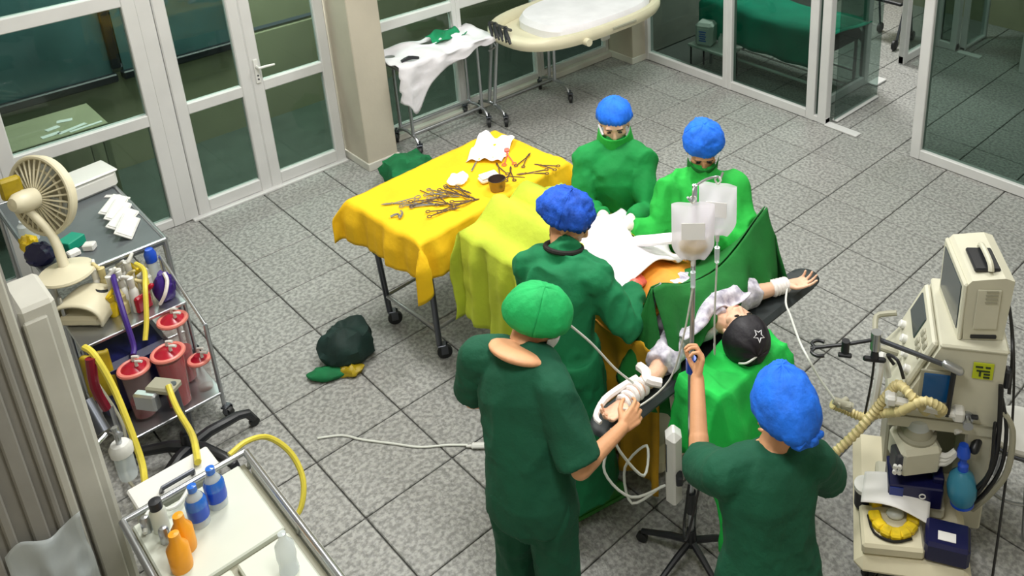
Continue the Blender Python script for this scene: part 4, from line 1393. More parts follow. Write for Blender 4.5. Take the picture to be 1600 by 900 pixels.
line('monitor_cable', [(2.84, .38, .50), (2.90, .28, .38), (2.97, .22, .42), (2.98, .27, .60), (2.93, .37, .70), (2.84, .46, .74)], .006, 'tube_black', 'black cable looped beside the pole below the bright green sheet', 'cable')
line('mask_tube', [(2.50, .02, 1.41), (2.53, .12, 1.26), (2.56, .22, 1.08), (2.585, .30, .965)], .005, 'tube_clear', 'thin white tube hanging from the green capped man\'s mask to the bandage')
line('wrist_line', [(2.64, 1.36, .935), (2.70, 1.26, .90), (2.80, 1.16, .93), (2.98, .98, .99), (3.07, .92, .985), (3.13, .93, .90), (3.22, .95, .80)], .0055, 'tube_clear', 'grey line from the far wrist over the black hook to a connector')
single('line_connector', G().cyl((3.20, .945, .81), (3.27, .99, .78), .017, .022).cyl((3.225, .94, .80), (3.235, 1.0, .80), .014).box((3.25, .975, .79), (.05, .035, .03), rz=.5, ch=.006), 'machine_dark', 'grey plastic connector hanging from the line beside the blue capped woman', 'connector')
line('floor_cable', [(.86, -.42, .006), (.94, -.32, .006), (1.05, -.26, .006), (1.2, -.16, .006), (1.32, -.08, .006), (1.42, .03, .006), (1.50, .10, .008)], .006, 'tube_clear', 'thin white cable lying across the tiles', 'cable')
single('cable_plug', G().box((0, 0, .014), (.10, .035, .024), ch=.008).cyl((-.05, 0, .012), (-.075, 0, .009), .009, .006).cyl((.05, .008, .014), (.07, .008, .014), .004).cyl((.05, -.008, .014), (.07, -.008, .014), .004), 'white_plastic', 'white plug at the end of the thin floor cable', 'plug', None, (1.56, .14, .002), .75)

# ------------------------------------------------------------------ anaesthesia machine (local frame, turned 33 degrees)
AO, AR = (3.56, 1.19, 0), math.radians(33)
t = thing('anaesthesia_machine', 'cream anaesthesia machine on a wheeled base with ventilator panel and absorber', 'machine', AO, AR)
def prism(g, poly, y0, y1):
    n = len(poly)
    v = [(x, y0, z) for x, z in poly] + [(x, y1, z) for x, z in poly]
    f = [tuple(range(n)), tuple(range(2 * n - 1, n - 1, -1))] + [(i, i + n, (i + 1) % n + n, (i + 1) % n) for i in range(n)]
    return g.add(v, f)
prism(G(), [(0, 1.16), (.27, 1.16), (.27, .70), (-.19, .70), (-.19, .79), (-.10, .92)], 0, .46).obj('tower', 'machine', t, smooth=False)
G().box((.135, .23, 1.165), (.285, .475, .022), ch=.008).obj('top_plate', 'machine', t, smooth=False)
G().box((.05, .34, .42), (.44, .26, .58), ch=.012).obj('lower_cabinet', 'machine_dark', t, smooth=False)
G().box((.21, .12, .42), (.12, .22, .58), ch=.01).obj('rear_post', 'machine', t, smooth=False)
G().box((.04, -.004, .765), (.46, .008, .004)).obj('seam', 'machine_dark', t, smooth=False)
# ventilator panel on the slanted left side
n0, n1 = A(-.10, 0, .92), A(0, 0, 1.16)
pd = unit(n1 - n0)
pn = A(-pd[2], 0, pd[0])
def onpanel(u, v, d=0.0):
    return n0 + pd * v + A(0, u, 0) + pn * d
def pplate(name, u0, u1, v0, v1, d, m, ch=.004):
    M = np.stack([pd, A(0, 1, 0), pn], 1)
    g = G().box((0, 0, 0), (v1 - v0, u1 - u0, d), ch=ch, M=M)
    c = onpanel((u0 + u1) / 2, (v0 + v1) / 2, d / 2 + .001)
    g.v = [v + c for v in g.v]
    return g.obj(name, m, t, smooth=False)
pplate('control_panel', .02, .44, -.02, .25, .03, 'machine', .010)
ps = pplate('panel_screen', .20, .40, .10, .22, .036, 'screen_off', .004)
for k in range(6):
    pplate('button', .05 + .042 * (k % 3), .08 + .042 * (k % 3), .11 + .055 * (k // 3), .15 + .055 * (k // 3), .040, 'machine_dark', .006)
for k in range(4):
    c = onpanel(.07 + .10 * k, .03, .03)
    G().lathe([(.020, 0), (.019, .022), (.015, .026)], c, pn, 16).obj('dial', 'white_plastic', t)
G().tube([(-.15, .44, .97), (-.23, .44, .95), (-.25, .40, .94), (-.25, .27, .92), (-.23, .24, .92), (-.15, .24, .90)], .014, 8, sub=2).obj('push_handle', 'machine_dark', t)
# front details
G().box((-.005, -.006, .945), (.11, .012, .15), ch=.003).obj('flow_window', 'blue_window', t, smooth=False)
G().box((-.005, -.003, .945), (.14, .010, .18), ch=.004).obj('window_frame', 'machine_dark', t, smooth=False)
G().tube([(-.19, -.03, .87), (.11, -.03, .83)], .020, 10).box((-.19, -.02, .87), (.05, .06, .05), ch=.01).box((.10, -.02, .83), (.05, .06, .06), ch=.01).obj('manifold_bar', 'white_plastic', t)
st = G().box((.18, -.005, 1.06), (.085, .004, .085), ch=.001).obj('sticker', 'sticker', t, smooth=False)
for k, (dx, dz, w, h) in enumerate(((-.018, .022, .03, .008), (.018, .022, .02, .008), (0, .002, .055, .007), (-.012, -.012, .008, .03), (.016, -.014, .026, .008), (.016, -.030, .026, .008))):
    G().box((.18 + dx, -.008, 1.06 + dz), (w, .004, h)).obj('sticker_mark', 'ink', st, smooth=False)
G().lathe([(.030, 0), (.030, .012), (.016, .014), (.016, .04), (.022, .045), (.022, .06)], (.14, 0, .80), (0, -1, 0), 18).obj('gas_inlet', 'steel', t)
for s_ in (-1, 1):
    G().box((.14 + s_ * .03, -.02, .82), (.03, .02, .018), ch=.004).obj('inlet_lever', 'black_plastic', t, smooth=False)
# absorber: device box, dome and pipes
M = np.array(Matrix.Rotation(math.radians(18), 3, 'Z'))
G().box((-.06, .02, .56), (.19, .18, .15), ch=.02, M=M).obj('absorber_body', 'machine', t)
G().box((-.125, -.045, .56), (.075, .075, .11), ch=.008, M=M).obj('valve_block', 'dark_steel', t)
for k in range(4):
    G().lathe([(.010, 0), (.010, .014)], (-.15 + .02 * (k % 2), -.10, .54 + .03 * (k // 2)), (-.3, -1, 0), 10).obj('valve_knob', 'white_plastic', t)
G().lathe([(.088, 0), (.088, .012), (.070, .016), (.062, .05), (.052, .062)], (-.055, .04, .635), seg=26, cap=True).obj('dome_base', 'machine_dark', t)
G().lathe([(.058, 0), (.060, .05), (.052, .082), (.030, .10), (.002, .106)], (-.055, .04, .65), seg=26).obj('canister_dome', 'clear_plastic', t)
G().ell((-.055, .04, .685), (.045, .045, .03)).obj('dome_contents', 'tube_cream', t)
G().tube([(.0, .05, .66), (.05, .06, .72), (.10, .03, .72), (.12, .0, .70)], .022, 10, sub=3).obj('elbow_pipe', 'white_plastic', t)
for k in range(3):
    G().tube([(.01, .0, .52 + .03 * k), (.07, -.03, .55 + .02 * k), (.11, -.02, .60 + .01 * k)], .014, 8, sub=3).obj('fitting', 'white_plastic', t)
G().box((-.06, .05, .285), (.30, .24, .07), ch=.012).obj('drawer', 'machine', t, smooth=False)
G().box((-.06, .045, 0.20), (.50, .77, .085), ch=.04).obj('base', 'cream_plastic', t)
G().box((-.06, -.05, 0.15), (.44, .46, .03), ch=.01).obj('base_trim', 'machine_dark', t, smooth=False)
G().box((-.06, .10, .10), (.40, .6, .08), ch=.02).obj('chassis', 'black_plastic', t, smooth=False)
for sx in (-1, 1):
    for y in (-.22, .36):
        caster(t, -.06 + sx * .19, y, .6, .035)
# black arm with hooks
arm = G().tube([(.05, -.04, .83), (.055, -.045, 1.09)], .012, 8).obj('arm_post', 'black_plastic', t)
G().tube([(.055, -.045, 1.09), (-.10, -.01, 1.115), (-.27, .05, 1.125)], .011, 8).obj('arm_rod', 'dark_steel', t)
G().caps((.075, -.05, 1.085), (.02, -.035, 1.10), .020).obj('arm_joint', 'steel', t)
G().cyl((-.27, .05, 1.07), (-.27, .05, 1.16), .024).obj('arm_joint', 'steel', t)
G().cyl((-.27, .05, 1.07), (-.27, .04, 1.03), .014, .02).box((-.27, .04, 1.02), (.10, .02, .03), ch=.008).obj('wing_knob', 'black_plastic', t)
G().tube([(-.27, .05, 1.12), (-.40, .02, 1.10), (-.55, .03, 1.05)], .008, 8).obj('arm_rod', 'black_plastic', t)
G().cyl((-.40, .02, 1.06), (-.40, .02, 1.12), .018).box((-.40, .01, 1.05), (.06, .02, .02), ch=.005).obj('wing_knob', 'black_plastic', t)
for s_ in (-1, 1):
    G().tube([(-.53, .03, 1.055), (-.545, .03 + s_ * .03, 1.055), (-.52, .03 + s_ * .05, 1.055), (-.49, .03 + s_ * .045, 1.055)], .008, 8, sub=3).obj('hook', 'black_plastic', t)
# hoses of the breathing circuit: corrugated
def corrugated(g, pts, r, n=70):
    P = [A(*p) for p in pts]
    h = G().tube(P, 1.0, 3, sub=max(4, n // (len(P) - 1)))
    v = h.V().reshape(-1, 3, 3).mean(1)
    rr = [r * (1 + .13 * (1 if k % 2 else -1)) for k in range(len(v))]
    return g.tube(v, rr, 10)
corrugated(G(), [(-.03, .0, .80), (-.10, -.06, .92), (-.16, .0, .93), (-.20, .02, .85), (-.25, .02, .75), (-.32, -.02, .66), (-.40, -.06, .58), (-.46, -.10, .54)], .021).obj('breathing_hose', 'tube_cream', t)
corrugated(G(), [(.02, .0, .80), (.02, -.08, .90), (-.06, -.09, .94), (-.15, -.06, .84), (-.22, .02, .74), (-.30, .05, .68), (-.38, .06, .70), (-.44, .04, .74)], .019).obj('breathing_hose', 'tube_cream', t)
G().tube([(-.20, .10, .88), (-.22, .12, .96), (-.235, .1, .99), (-.24, .06, .96), (-.25, .05, .80), (-.26, .06, .66)], .018, 8, sub=4).obj('white_pipe', 'white_plastic', t)
G().tube([(-.18, .08, .97), (-.21, .09, 1.01), (-.17, .05, 1.02), (-.14, .02, .95)], .008, 8, sub=4).obj('sample_line', 'tube_black', t)
G().tube([(-.27, .045, 1.02), (-.275, .03, .9), (-.29, .03, .72)], .006, 6, sub=3).obj('sample_line', 'tube_black', t)
# dark hoses running down the right side
for k, (dx, r, m) in enumerate(((0, .012, 'tube_black'), (.03, .009, 'tube_black'), (.055, .014, 'machine_dark'), (-.02, .008, 'black_rubber'))):
    G().tube([(.26 + dx * .3, -.01 - .01 * k, 1.0 - .06 * k), (.27 + dx, -.05, .80), (.27 + dx, -.05 - .012 * k, .6), (.22 + dx, -.06, .44), (.16 + dx, -.03, .30)], r, 8, sub=4).obj('supply_hose', m, t)
G().tube([(.28, .42, 1.19), (.31, .30, 1.21), (.31, .10, 1.12), (.30, .0, .95)], .008, 8, sub=4).obj('supply_hose', 'tube_black', t)
G().box((.285, .02, 1.02), (.03, .05, .10), ch=.01).obj('side_clip', 'black_plastic', t)

def aloc(x, y, z):
    c, s = math.cos(AR), math.sin(AR)
    return (AO[0] + c * x - s * y, AO[1] + s * x + c * y, z)
# monitor on top of the machine
t = thing('patient_monitor', 'cream patient monitor with carrying handle standing on top of the anaesthesia machine', 'monitor', aloc(.15, .22, 1.178), AR + .13)
prism(G(), [(-.085, .0), (.085, .0), (.10, .30), (.06, .315), (-.075, .30), (-.10, .27)], -.17, .17).obj('housing', 'machine', t, smooth=False)
G().box((-.098, 0, .14), (.02, .35, .29), ch=.008).obj('bezel', 'machine', t, smooth=False)
G().box((-.108, 0, .145), (.008, .29, .22), ch=.003).obj('screen', 'screen_off', t, smooth=False)
G().box((.0, -.04, .315), (.11, .16, .02), ch=.006).obj('handle_recess', 'black_plastic', t, smooth=False)
G().tube([(.01, -.13, .32), (.01, -.10, .345), (.01, .02, .345), (.01, .05, .32)], .013, 8, sub=3).obj('carry_handle', 'machine', t)
G().box((-.0, -.174, .16), (.10, .008, .20), ch=.003).obj('side_panel', 'machine', t, smooth=False)
for k in range(4):
    G().box((.01, -.18, .20 + .018 * k), (.05, .006, .007)).obj('vent_slot', 'machine_dark', t, smooth=False)
G().box((.0, -.172, .018), (.11, .012, .018), ch=.003).obj('socket_strip', 'black_plastic', t, smooth=False)
G().cyl((-.06, -.12, .0), (-.06, -.12, .006), .01).obj('foot', 'black_rubber', t)
G().box((.115, .06, .22), (.03, .06, .04), ch=.008).obj('rear_plug', 'white_plastic', t)

# things stacked on the machine's base
ZB = .2435
t = thing('yellow_pack_tray', 'cream tray with a curved yellow tubing pack on the machine base', 'tray', aloc(-.15, -.185, ZB), AR + .05)
G().box((0, 0, .03), (.27, .22, .06), ch=.012).obj('tray', 'cream_plastic', t)
g = G()
for k in range(7):
    a = PI * (1.06 + .88 * k / 6)
    g.box((.012 + .085 * math.cos(a), .05 + .10 * math.sin(a), .075), (.050, .055, .032), rz=a + PI / 2, ch=.008)
g.obj('yellow_pack', 'yellow_pack', t)
G().tube([(-.10, .04, .068), (-.08, -.05, .068), (0, -.085, .068), (.08, -.06, .068)], .006, 6, sub=3).obj('dark_tube', 'tube_black', t)
G().ell((.02, .055, .075), (.04, .03, .02)).obj('clear_coil', 'clear_plastic', t)
t = thing('navy_case', 'dark navy case with a white label on the corner of the machine base', 'case', aloc(.085, -.225, ZB), AR - .12)
G().box((0, 0, .055), (.19, .15, .11), ch=.014).obj('case', 'navy_plastic', t)
G().box((-.005, -.02, .111), (.075, .045, .003)).obj('paper_label', 'paper', t, smooth=False)
G().box((.085, 0, .07), (.012, .13, .07), ch=.004).obj('side_flap', 'black_plastic', t, smooth=False)
g = G().grid(lambda a, b: ((a - .5) * .30, (b - .5) * .17, .055 + .028 * math.sin(PI * a) - .035 * (1 - b) * (a) + .006 * math.sin(7 * b + 4 * a)), 20, 12)
o = single('wrapping_paper', g, 'paper', 'crumpled white paper lying over the yellow pack tray', 'paper', None, aloc(-.13, -.075, .32), AR - .12, solid=.003, sharp=0)
t = thing('navy_box', 'dark blue open box below the absorber with a small white tag', 'box', aloc(-.05, .0, .322), AR + .02)
G().box((0, 0, .06), (.24, .17, .12), ch=.006).obj('box', 'navy_plastic', t, smooth=False)
G().box((-.085, -.088, .085), (.06, .005, .05)).obj('card', 'blue_card', t, smooth=False)
G().box((.10, .0, .10), (.05, .10, .10), ch=.006).obj('flap', 'navy_plastic', t, smooth=False)
G().torus((.03, -.089, .075), .013, .003, (0, 1, 0), 16, 6).obj('ring_mark', 'paper', t)
t = thing('resuscitator_bag', 'blue translucent hand resuscitator leaning at the right of the absorber', 'resuscitator', aloc(.16, -.06, .36), AR)
G().lathe([(.012, .0), (.05, .012), (.064, .05), (.066, .10), (.052, .15), (.026, .175)], (0, 0, 0), (-.10, .10, 1), 22).obj('bag', 'ambu_blue', t)
G().lathe([(.024, .17), (.024, .20), (.016, .21), (.016, .24), (.030, .245), (.030, .27), (.02, .30)], (0, 0, 0), (-.06, .14, 1), 18).obj('valve', 'ambu_deep', t)
G().caps((.03, .05, .27), (.05, .09, .30), .022).obj('mask_cone', 'black_plastic', t)
G().lathe([(.03, -.012), (.052, .0), (.052, .012)], (0, 0, 0), (-.10, .10, 1), 20).obj('end_ring', 'ambu_deep', t)
t = thing('specimen_pot', 'small white lidded pot with yellow label behind the wrapping paper', 'pot', aloc(-.265, -.03, .244), AR)
G().cyl((0, 0, 0), (0, 0, .10), .045, .048, 18).obj('pot', 'black_plastic', t)
G().lathe([(.052, 0), (.052, .02), (.04, .024)], (0, 0, .10), seg=20).obj('lid', 'white_plastic', t)
G().box((.045, -.035, .05), (.05, .06, .07), rz=.4, ch=.004).obj('label_patch', 'yellow_pack', t, smooth=False)
line('machine_cable', [aloc(.32, .42, 1.2), aloc(.36, .30, 1.0), aloc(.36, .10, .7), aloc(.31, -.15, .35), aloc(.27, -.32, .02)], .006, 'tube_black', 'long black cable hanging down beside the anaesthesia machine', 'cable')

# round stool
t = thing('round_stool', 'white round stool behind the anaesthesia machine', 'stool', (3.785, 1.685, 0))
G().lathe([(.001, .44), (.12, .44), (.155, .455), (.155, .485), (.145, .497), (.12, .50), (.001, .495)], seg=32, cap=False).obj('seat', 'white_plastic', t)
G().torus((0, 0, .462), .158, .010, seg=32).obj('rim', 'dark_steel', t)
for k in range(4):
    a = PI / 4 + PI / 2 * k
    G().tube([(.10 * math.cos(a), .10 * math.sin(a), .44), (.15 * math.cos(a), .15 * math.sin(a), .2), (.19 * math.cos(a), .19 * math.sin(a), .004)], .012, 8).obj('leg', 'steel', t)
G().torus((0, 0, .18), .15, .008, seg=28).obj('foot_ring', 'steel', t)
# ------------------------------------------------------------------ trolleys along the back wall
def u_foot(parent, x0, x1, y):
    g = G().tube([(x0, y, .075), (x0 + .05, y, .13), (x0 + .14, y, .155), (x1 - .14, y, .155), (x1 - .05, y, .13), (x1, y, .075)], .014, 8, sub=3)
    o = g.obj('foot', 'steel', parent)
    for x in (x0, x1):
        caster(parent, x, y, -.6, .042)
    return o
GX = (-1.66, 2.07, 0)
t = thing('stretcher', 'steel stretcher standing under a white sheet beside the pillar', 'stretcher', GX)
for y in (-.36, .36):
    u_foot(t, -.18, .19, y)
    for x in (-.1, .1):
        G().cyl((x, y, .15), (x, y, .80), .014).obj('leg', 'steel', t)
for x in (-.1, .1):
    G().cyl((x, -.36, .16), (x, .36, .16), .013).obj('rail', 'steel', t)
G().box((0, 0, .81), (.36, .92, .035), ch=.008).obj('top_board', 'steel', t, smooth=False)
G().tube([(.19, .47, .80), (.19, .50, .74), (.19, .42, .72)], .010, 8, sub=2).obj('side_handle', 'steel', t)
g = G()
def gs(a, b):
    y = -.50 + .98 * b
    s = -.24 + .72 * a
    n = .012 * math.sin(b * 17 + 2) + .010 * math.sin(a * 13 + b * 6)
    if s <= .20:
        return (s, y, .845 + n)
    d = s - .20
    ext = (.78 * math.exp(-((b - .16) / .16) ** 2) + .62 * (1 - b) + .10) * (1 + .12 * math.sin(b * 14))
    return (.20 + .03 + .025 * math.sin(b * 21) * min(1, d / .1), y, .845 - d * ext + n * .3)
g.grid(gs, 34, 44)
cloth_wrinkle(g, .022, np.array((8, 8, 9)), 4)
single('white_bed_sheet', g, 'white_sheet', 'rumpled white sheet hanging over the steel stretcher by the pillar', 'sheet', None, GX, 0, solid=.004, sharp=0)
g = G().grid(lambda a, b: ((a - .5) * .22 + .02 * math.sin(b * 9), (b - .5) * .30, .03 + .02 * math.sin(a * 8 + b * 5)), 14, 16)
single('green_cloth', cloth_wrinkle(g, .012, np.array((14, 14, 8)), 3), 'green_sheet', 'green cloth lying on top of the rumpled white sheet', 'cloth', None, (-1.74, 2.24, .85), .2, solid=.004, sharp=0)
single('dark_strap', G().tube([(-.07, 0, .0), (0, .01, .012), (.08, .0, .0)], [.012, .02, .010], 8, sub=3), 'black_plastic', 'dark strap showing in a fold of the white sheet', 'strap', None, (-1.52, 1.74, .86), 1.3)

# cream rimmed patient trolley
CX = (-1.30, 3.40, 0)
t = thing('transfer_trolley', 'cream oval rimmed transfer trolley with white mattress on curved steel feet', 'trolley', CX)
def oval(k, z, n=44, p=2.8):
    out = []
    for q in range(n):
        a = 2 * PI * q / n
        c, s = math.cos(a), math.sin(a)
        x = .50 * k * math.copysign(abs(c) ** (2 / p), c)
        y = .86 * k * math.copysign(abs(s) ** (2 / p), s)
        out.append((x, y, z))
    return out
G().rings([oval(1.0, .80), oval(1.03, .84), oval(1.03, .88), oval(1.0, .905), oval(.92, .905), oval(.90, .88), oval(.90, .80)], cap=False, closed=True).obj('rim', 'cream_plastic', t, sharp=50)
G().rings([[(x * .95, y * .86 + .11, z) for x, y, z in oval(k, zz)] for k, zz in ((.89, .82), (.89, .885), (.84, .93), (.3, .935))]).obj('mattress', 'white_sheet', t)
G().rings([oval(.89, .80), oval(.89, .82)]).obj('deck', 'cream_plastic', t, smooth=False)
G().box((.515, .12, .855), (.02, .30, .03), ch=.006).obj('grip_slot', 'machine_dark', t, smooth=False)
G().cyl((.44, -.34, .82), (.545, -.34, .82), .035).obj('hinge_boss', 'cream_plastic', t)
for y in (-.86, -.14):
    u_foot(t, -.46, .0 if y > -.5 else -.06, y)
    for x in (-.30, -.22):
        G().cyl((x, y, .15), (x, y * .9, .80), .016).obj('leg', 'steel', t)
G().cyl((-.26, -.86, .16), (-.26, -.14, .16), .013).obj('rail', 'steel', t)
G().box((.05, .30, .66), (.04, .12, .28), ch=.02).obj('side_flap', 'white_plastic', t)
g = G()
for k in range(6):
    g.tube([(-.30 + .05 * k, -.74, .90), (-.22 + .05 * k, -.84 + .02 * math.sin(k * 2), .95), (-.12 + .05 * k, -.88, .86)], .016, 6, sub=3)
g.obj('strap_bundle', 'black_plastic', t)

# green bundle on the floor by the pillar
g = crumple(.20, .17, .15, 4.4, 30, .30)
single('green_bundle', g, 'bundle_green', 'green cloth bundle on the floor between pillar and gold covered table', 'bundle', None, (-1.12, 1.37, 0), .3)
# dark bundle on the tiles
t = thing('cloth_bundle', 'dark green cloth bundle with yellow edge lying alone on the tiles', 'bundle', (.39, .02, 0), .9)
crumple(.155, .15, .125, 2.7, 32, .22).obj('bundle', 'bundle_dark', t)
g = crumple(.11, .05, .03, 1.9, 26, .4)
g.v = [v + A(-.10, -.16, 0) for v in g.v]
g.obj('loose_corner', 'bundle_green', t)
g = crumple(.07, .045, .03, 6.1, 26, .5)
g.v = [v + A(.03, -.155, 0) for v in g.v]
g.obj('yellow_edge', 'olive_pack', t)

# ------------------------------------------------------------------ side room behind the glass
t = thing('recovery_bed', 'bed under a long green cover in the glazed side room', 'bed', (-.20, 5.15, 0))
G().box((0, 0, .55), (1.5, .62, .12), ch=.03).obj('mattress', 'mattress', t)
for sx in (-1, 1):
    for sy in (-1, 1):
        G().cyl((sx * .70, sy * .28, 0), (sx * .70, sy * .28, .5), .018).obj('leg', 'steel', t)
for sy in (-1, 1):
    G().cyl((-.70, sy * .28, .15), (.70, sy * .28, .15), .016).obj('rail', 'white_plastic', t)
def gb(a, b):
    x = -.80 + 1.62 * a
    s = -.62 + .98 * b
    if s > -.32:
        return (x, s, .70 + .02 * math.sin(a * 9) + .03 * math.sin(b * 5))
    d = -.32 - s
    return (x, -.36 + .02 * math.sin(a * 25) * min(1, d / .1), .70 - d * 1.2)
single('green_cover', G().grid(gb, 40, 24), 'teal_cover', 'teal green cover draped over the bed behind the glass partition', 'cover', None, (-.20, 5.15, 0), solid=.004, sharp=0)
t = thing('power_unit', 'white power unit with blue printed front behind the glass', 'power unit', (-.80, 4.66, .30), .35)
G().box((0, .03, .125), (.19, .18, .25), ch=.03).obj('case', 'white_plastic', t)
G().box((0, -.062, .115), (.13, .006, .17), ch=.002).obj('front_plate', 'paper', t, smooth=False)
for k in range(5):
    G().box((-.005, -.067, .165 - .024 * k), (.06 if k % 2 else .075, .004, .013)).obj('print_bar', 'blue_print', t, smooth=False)
t2 = thing('low_shelf', 'low grey shelf carrying the white power unit behind the glass', 'shelf', (-.80, 4.70, 0))
G().box((.08, 0, .285), (.50, .24, .025), ch=.004).obj('board', 'white_plastic', t2, smooth=False)
for sx in (-.14, .30):
    for sy in (-.1, .1):
        G().cyl((sx, sy, 0), (sx, sy, .275), .010).obj('leg', 'black_plastic', t2)
single('white_bottle', G().lathe([(.001, 0), (.028, 0), (.028, .10), (.012, .13), (.012, .15), (.001, .152)], seg=16, cap=False), 'white_plastic', 'slim white bottle beside the power unit behind the glass', 'bottle', None, (-.64, 4.72, .2985))
t = thing('walking_frame', 'dark wheeled frame parked in the side room beyond the partition', 'frame', (.15, 6.75, 0))
for s_ in (-1, 1):
    G().tube([(s_ * .2, -.25, .03), (s_ * .2, -.1, .5), (s_ * .2, .05, .9)], .016, 8).obj('side_tube', 'dark_steel', t)
G().tube([(-.2, .05, .9), (0, .08, .95), (.2, .05, .9)], .016, 8).obj('handle', 'black_plastic', t)
G().box((0, -.05, .5), (.40, .30, .04), ch=.01).obj('seat', 'black_plastic', t)
for s_ in (-1, 1):
    G().lathe([(.01, -.015), (.06, -.012), (.06, .012), (.01, .015)], (s_ * .2, -.27, .06), (1, 0, 0), 16).obj('wheel', 'black_rubber', t)
    G().lathe([(.01, -.015), (.06, -.012), (.06, .012), (.01, .015)], (s_ * .2, .10, .06), (1, 0, 0), 16).obj('wheel', 'black_rubber', t)
    G().cyl((s_ * .2, .10, .06), (s_ * .2, -.02, .7), .012).obj('brace', 'dark_steel', t)
# ------------------------------------------------------------------ equipment along the left wall
t = thing('side_table', 'steel side table with a dark grey top below the glazed bay', 'table', (-.865, -.90, 0))
G().box((0, 0, .83), (1.15, .58, .03), ch=.006).obj('table_top', 'cart_top', t, smooth=False)
for sy in (-1, 1):
    G().cyl((-.57, sy * .285, .845), (.57, sy * .285, .845), .012).obj('edge_rail', 'steel', t)
for sx in (-1, 1):
    G().cyl((sx * .57, -.285, .845), (sx * .57, .285, .845), .012).obj('edge_rail', 'steel', t)
    for sy in (-1, 1):
        G().cyl((sx * .56, sy * .28, .07), (sx * .56, sy * .28, .84), .016).obj('leg', 'steel', t)
        caster(t, sx * .56, sy * .28, .6, .034)
    G().cyl((sx * .56, -.28, .20), (sx * .56, .28, .20), .010).obj('crossbar', 'steel', t)
ZS = .847
# fan
FL = (-.33, -1.10, ZS)
t = thing('desk_fan', 'cream desk fan seen from its motor side standing on the grey table', 'fan', FL)
G().lathe([(.001, 0), (.125, 0), (.135, .010), (.130, .022), (.06, .035), (.03, .05), (.001, .05)], seg=32, cap=False).obj('base', 'cream_plastic', t)
hub = A(-.20, -.01, .40)
G().tube([(-.02, .0, .04), (-.10, .0, .20), hub + A(.02, -.05, -.04)], [.026, .022, .020], 12, sub=3).obj('stem', 'cream_plastic', t)
fn_ = unit(A(-.40, .85, -.20))
G().lathe([(.001, -.13), (.035, -.125), (.055, -.10), (.062, -.05), (.058, -.005), (.001, 0)], hub, fn_, 22, cap=False).obj('motor_housing', 'cream_plastic', t)
u_, w_, _ = basis(fn_)
fr_c = hub + fn_ * .03
G().torus(fr_c, .215, .013, fn_, 48, 8).obj('guard_ring', 'cream_plastic', t)
G().torus(fr_c, .145, .007, fn_, 40, 6).obj('guard_ring', 'cream_plastic', t)
for k in range(30):
    a = 2 * PI * k / 30
    d = u_ * math.cos(a) + w_ * math.sin(a)
    G().tube([hub + d * .058 + fn_ * .0, fr_c + d * .13 - fn_ * .018, fr_c + d * .215], .0055, 6).obj('guard_wire', 'cream_plastic', t)
G().lathe([(.20, .05), (.216, .03), (.214, .07), (.18, .085), (.03, .10), (.001, .10)], hub, fn_, 40, cap=False).obj('front_guard', 'cream_plastic', t)
for k in range(4):
    a = PI / 2 * k + .3
    d = u_ * math.cos(a) + w_ * math.sin(a)
    e = np.cross(fn_, d)
    G().grid(lambda p, q: hub + fn_ * (.045 + .02 * (q - .5)) + d * (.05 + .13 * p) + e * (q - .5) * .11 * (.5 + p * .5), 6, 6).obj('fan_blade', 'clear_plastic', t, solid=.003, sharp=0)
G().box(hub - fn_ * .06 + A(-.06, -.03, .07), (.05, .10, .12), ch=.012).obj('switch_box', 'olive_pack', t)
# boxes, papers, small things on the grey table
t = thing('white_container', 'white lidded plastic container standing at the far corner of the grey table', 'container', (-1.20, -.75, ZS), .15)
G().box((0, 0, .055), (.19, .30, .11), ch=.02).obj('body', 'white_plastic', t)
G().box((0, 0, .115), (.205, .315, .02), ch=.01).obj('lid', 'white_plastic', t)
for k, (x, y, rz, tilt) in enumerate(((-.86, -.70, .9, .35), (-.76, -.71, 1.0, .5), (-.65, -.72, .85, .45), (-.54, -.73, 1.05, .6))):
    g = G().box((0, 0, 0), (.10, .22, .010), ch=.003)
    g.box((0, .0, .008), (.085, .20, .006), ch=.002)
    g.xf(np.array(Matrix.Rotation(tilt, 3, 'Y')))
    zmin = g.V()[:, 2].min()
    g.v = [v - A(0, 0, zmin) for v in g.v]
    single('instrument_pouch', g, 'white_plastic', 'white sterile pouch propped on the grey table, ' + ('nearest the white container', 'second from the white container', 'third from the white container', 'nearest the table leg')[k], 'pouch', 'pouches on the grey table', (x, y, ZS), rz)
single('paper_note', G().box((0, 0, .002), (.10, .03, .004)), 'paper', 'narrow white note lying between the container and the pouches', 'note', None, (-1.02, -.66, ZS), .8)
single('teal_carton', G().box((0, 0, .03), (.09, .11, .06), ch=.004), 'teal_box', 'teal green carton beside the fan stem', 'carton', None, (-.60, -1.00, ZS), .5)
single('white_vial_box', G().box((0, 0, .02), (.06, .05, .04), ch=.006), 'white_plastic', 'small white box in front of the teal carton', 'box', None, (-.50, -.94, ZS), .9)
single('white_vial_box', G().box((0, 0, .016), (.05, .06, .032), ch=.006), 'paper', 'lower small white box against the fan base', 'box', None, (-.50, -1.02, ZS), .1)
single('navy_pouch', crumple(.08, .06, .06, 7.7, 20, .3), 'navy_plastic', 'navy soft pouch squeezed behind the fan stem', 'pouch', None, (-.56, -1.16, ZS), .4)
single('yellow_wrap', crumple(.05, .04, .05, 3.3, 18, .3), 'yellow_pack', 'yellow crumpled wrapper behind the fan', 'wrapper', None, (-.74, -1.17, ZS), .2)
single('glass_jar', G().lathe([(.001, 0), (.045, 0), (.048, .05), (.045, .10), (.03, .115), (.03, .13), (.001, .132)], seg=20, cap=False), 'clear_plastic', 'clear jar standing between fan motor and wall', 'jar', None, (-.86, -1.14, ZS))

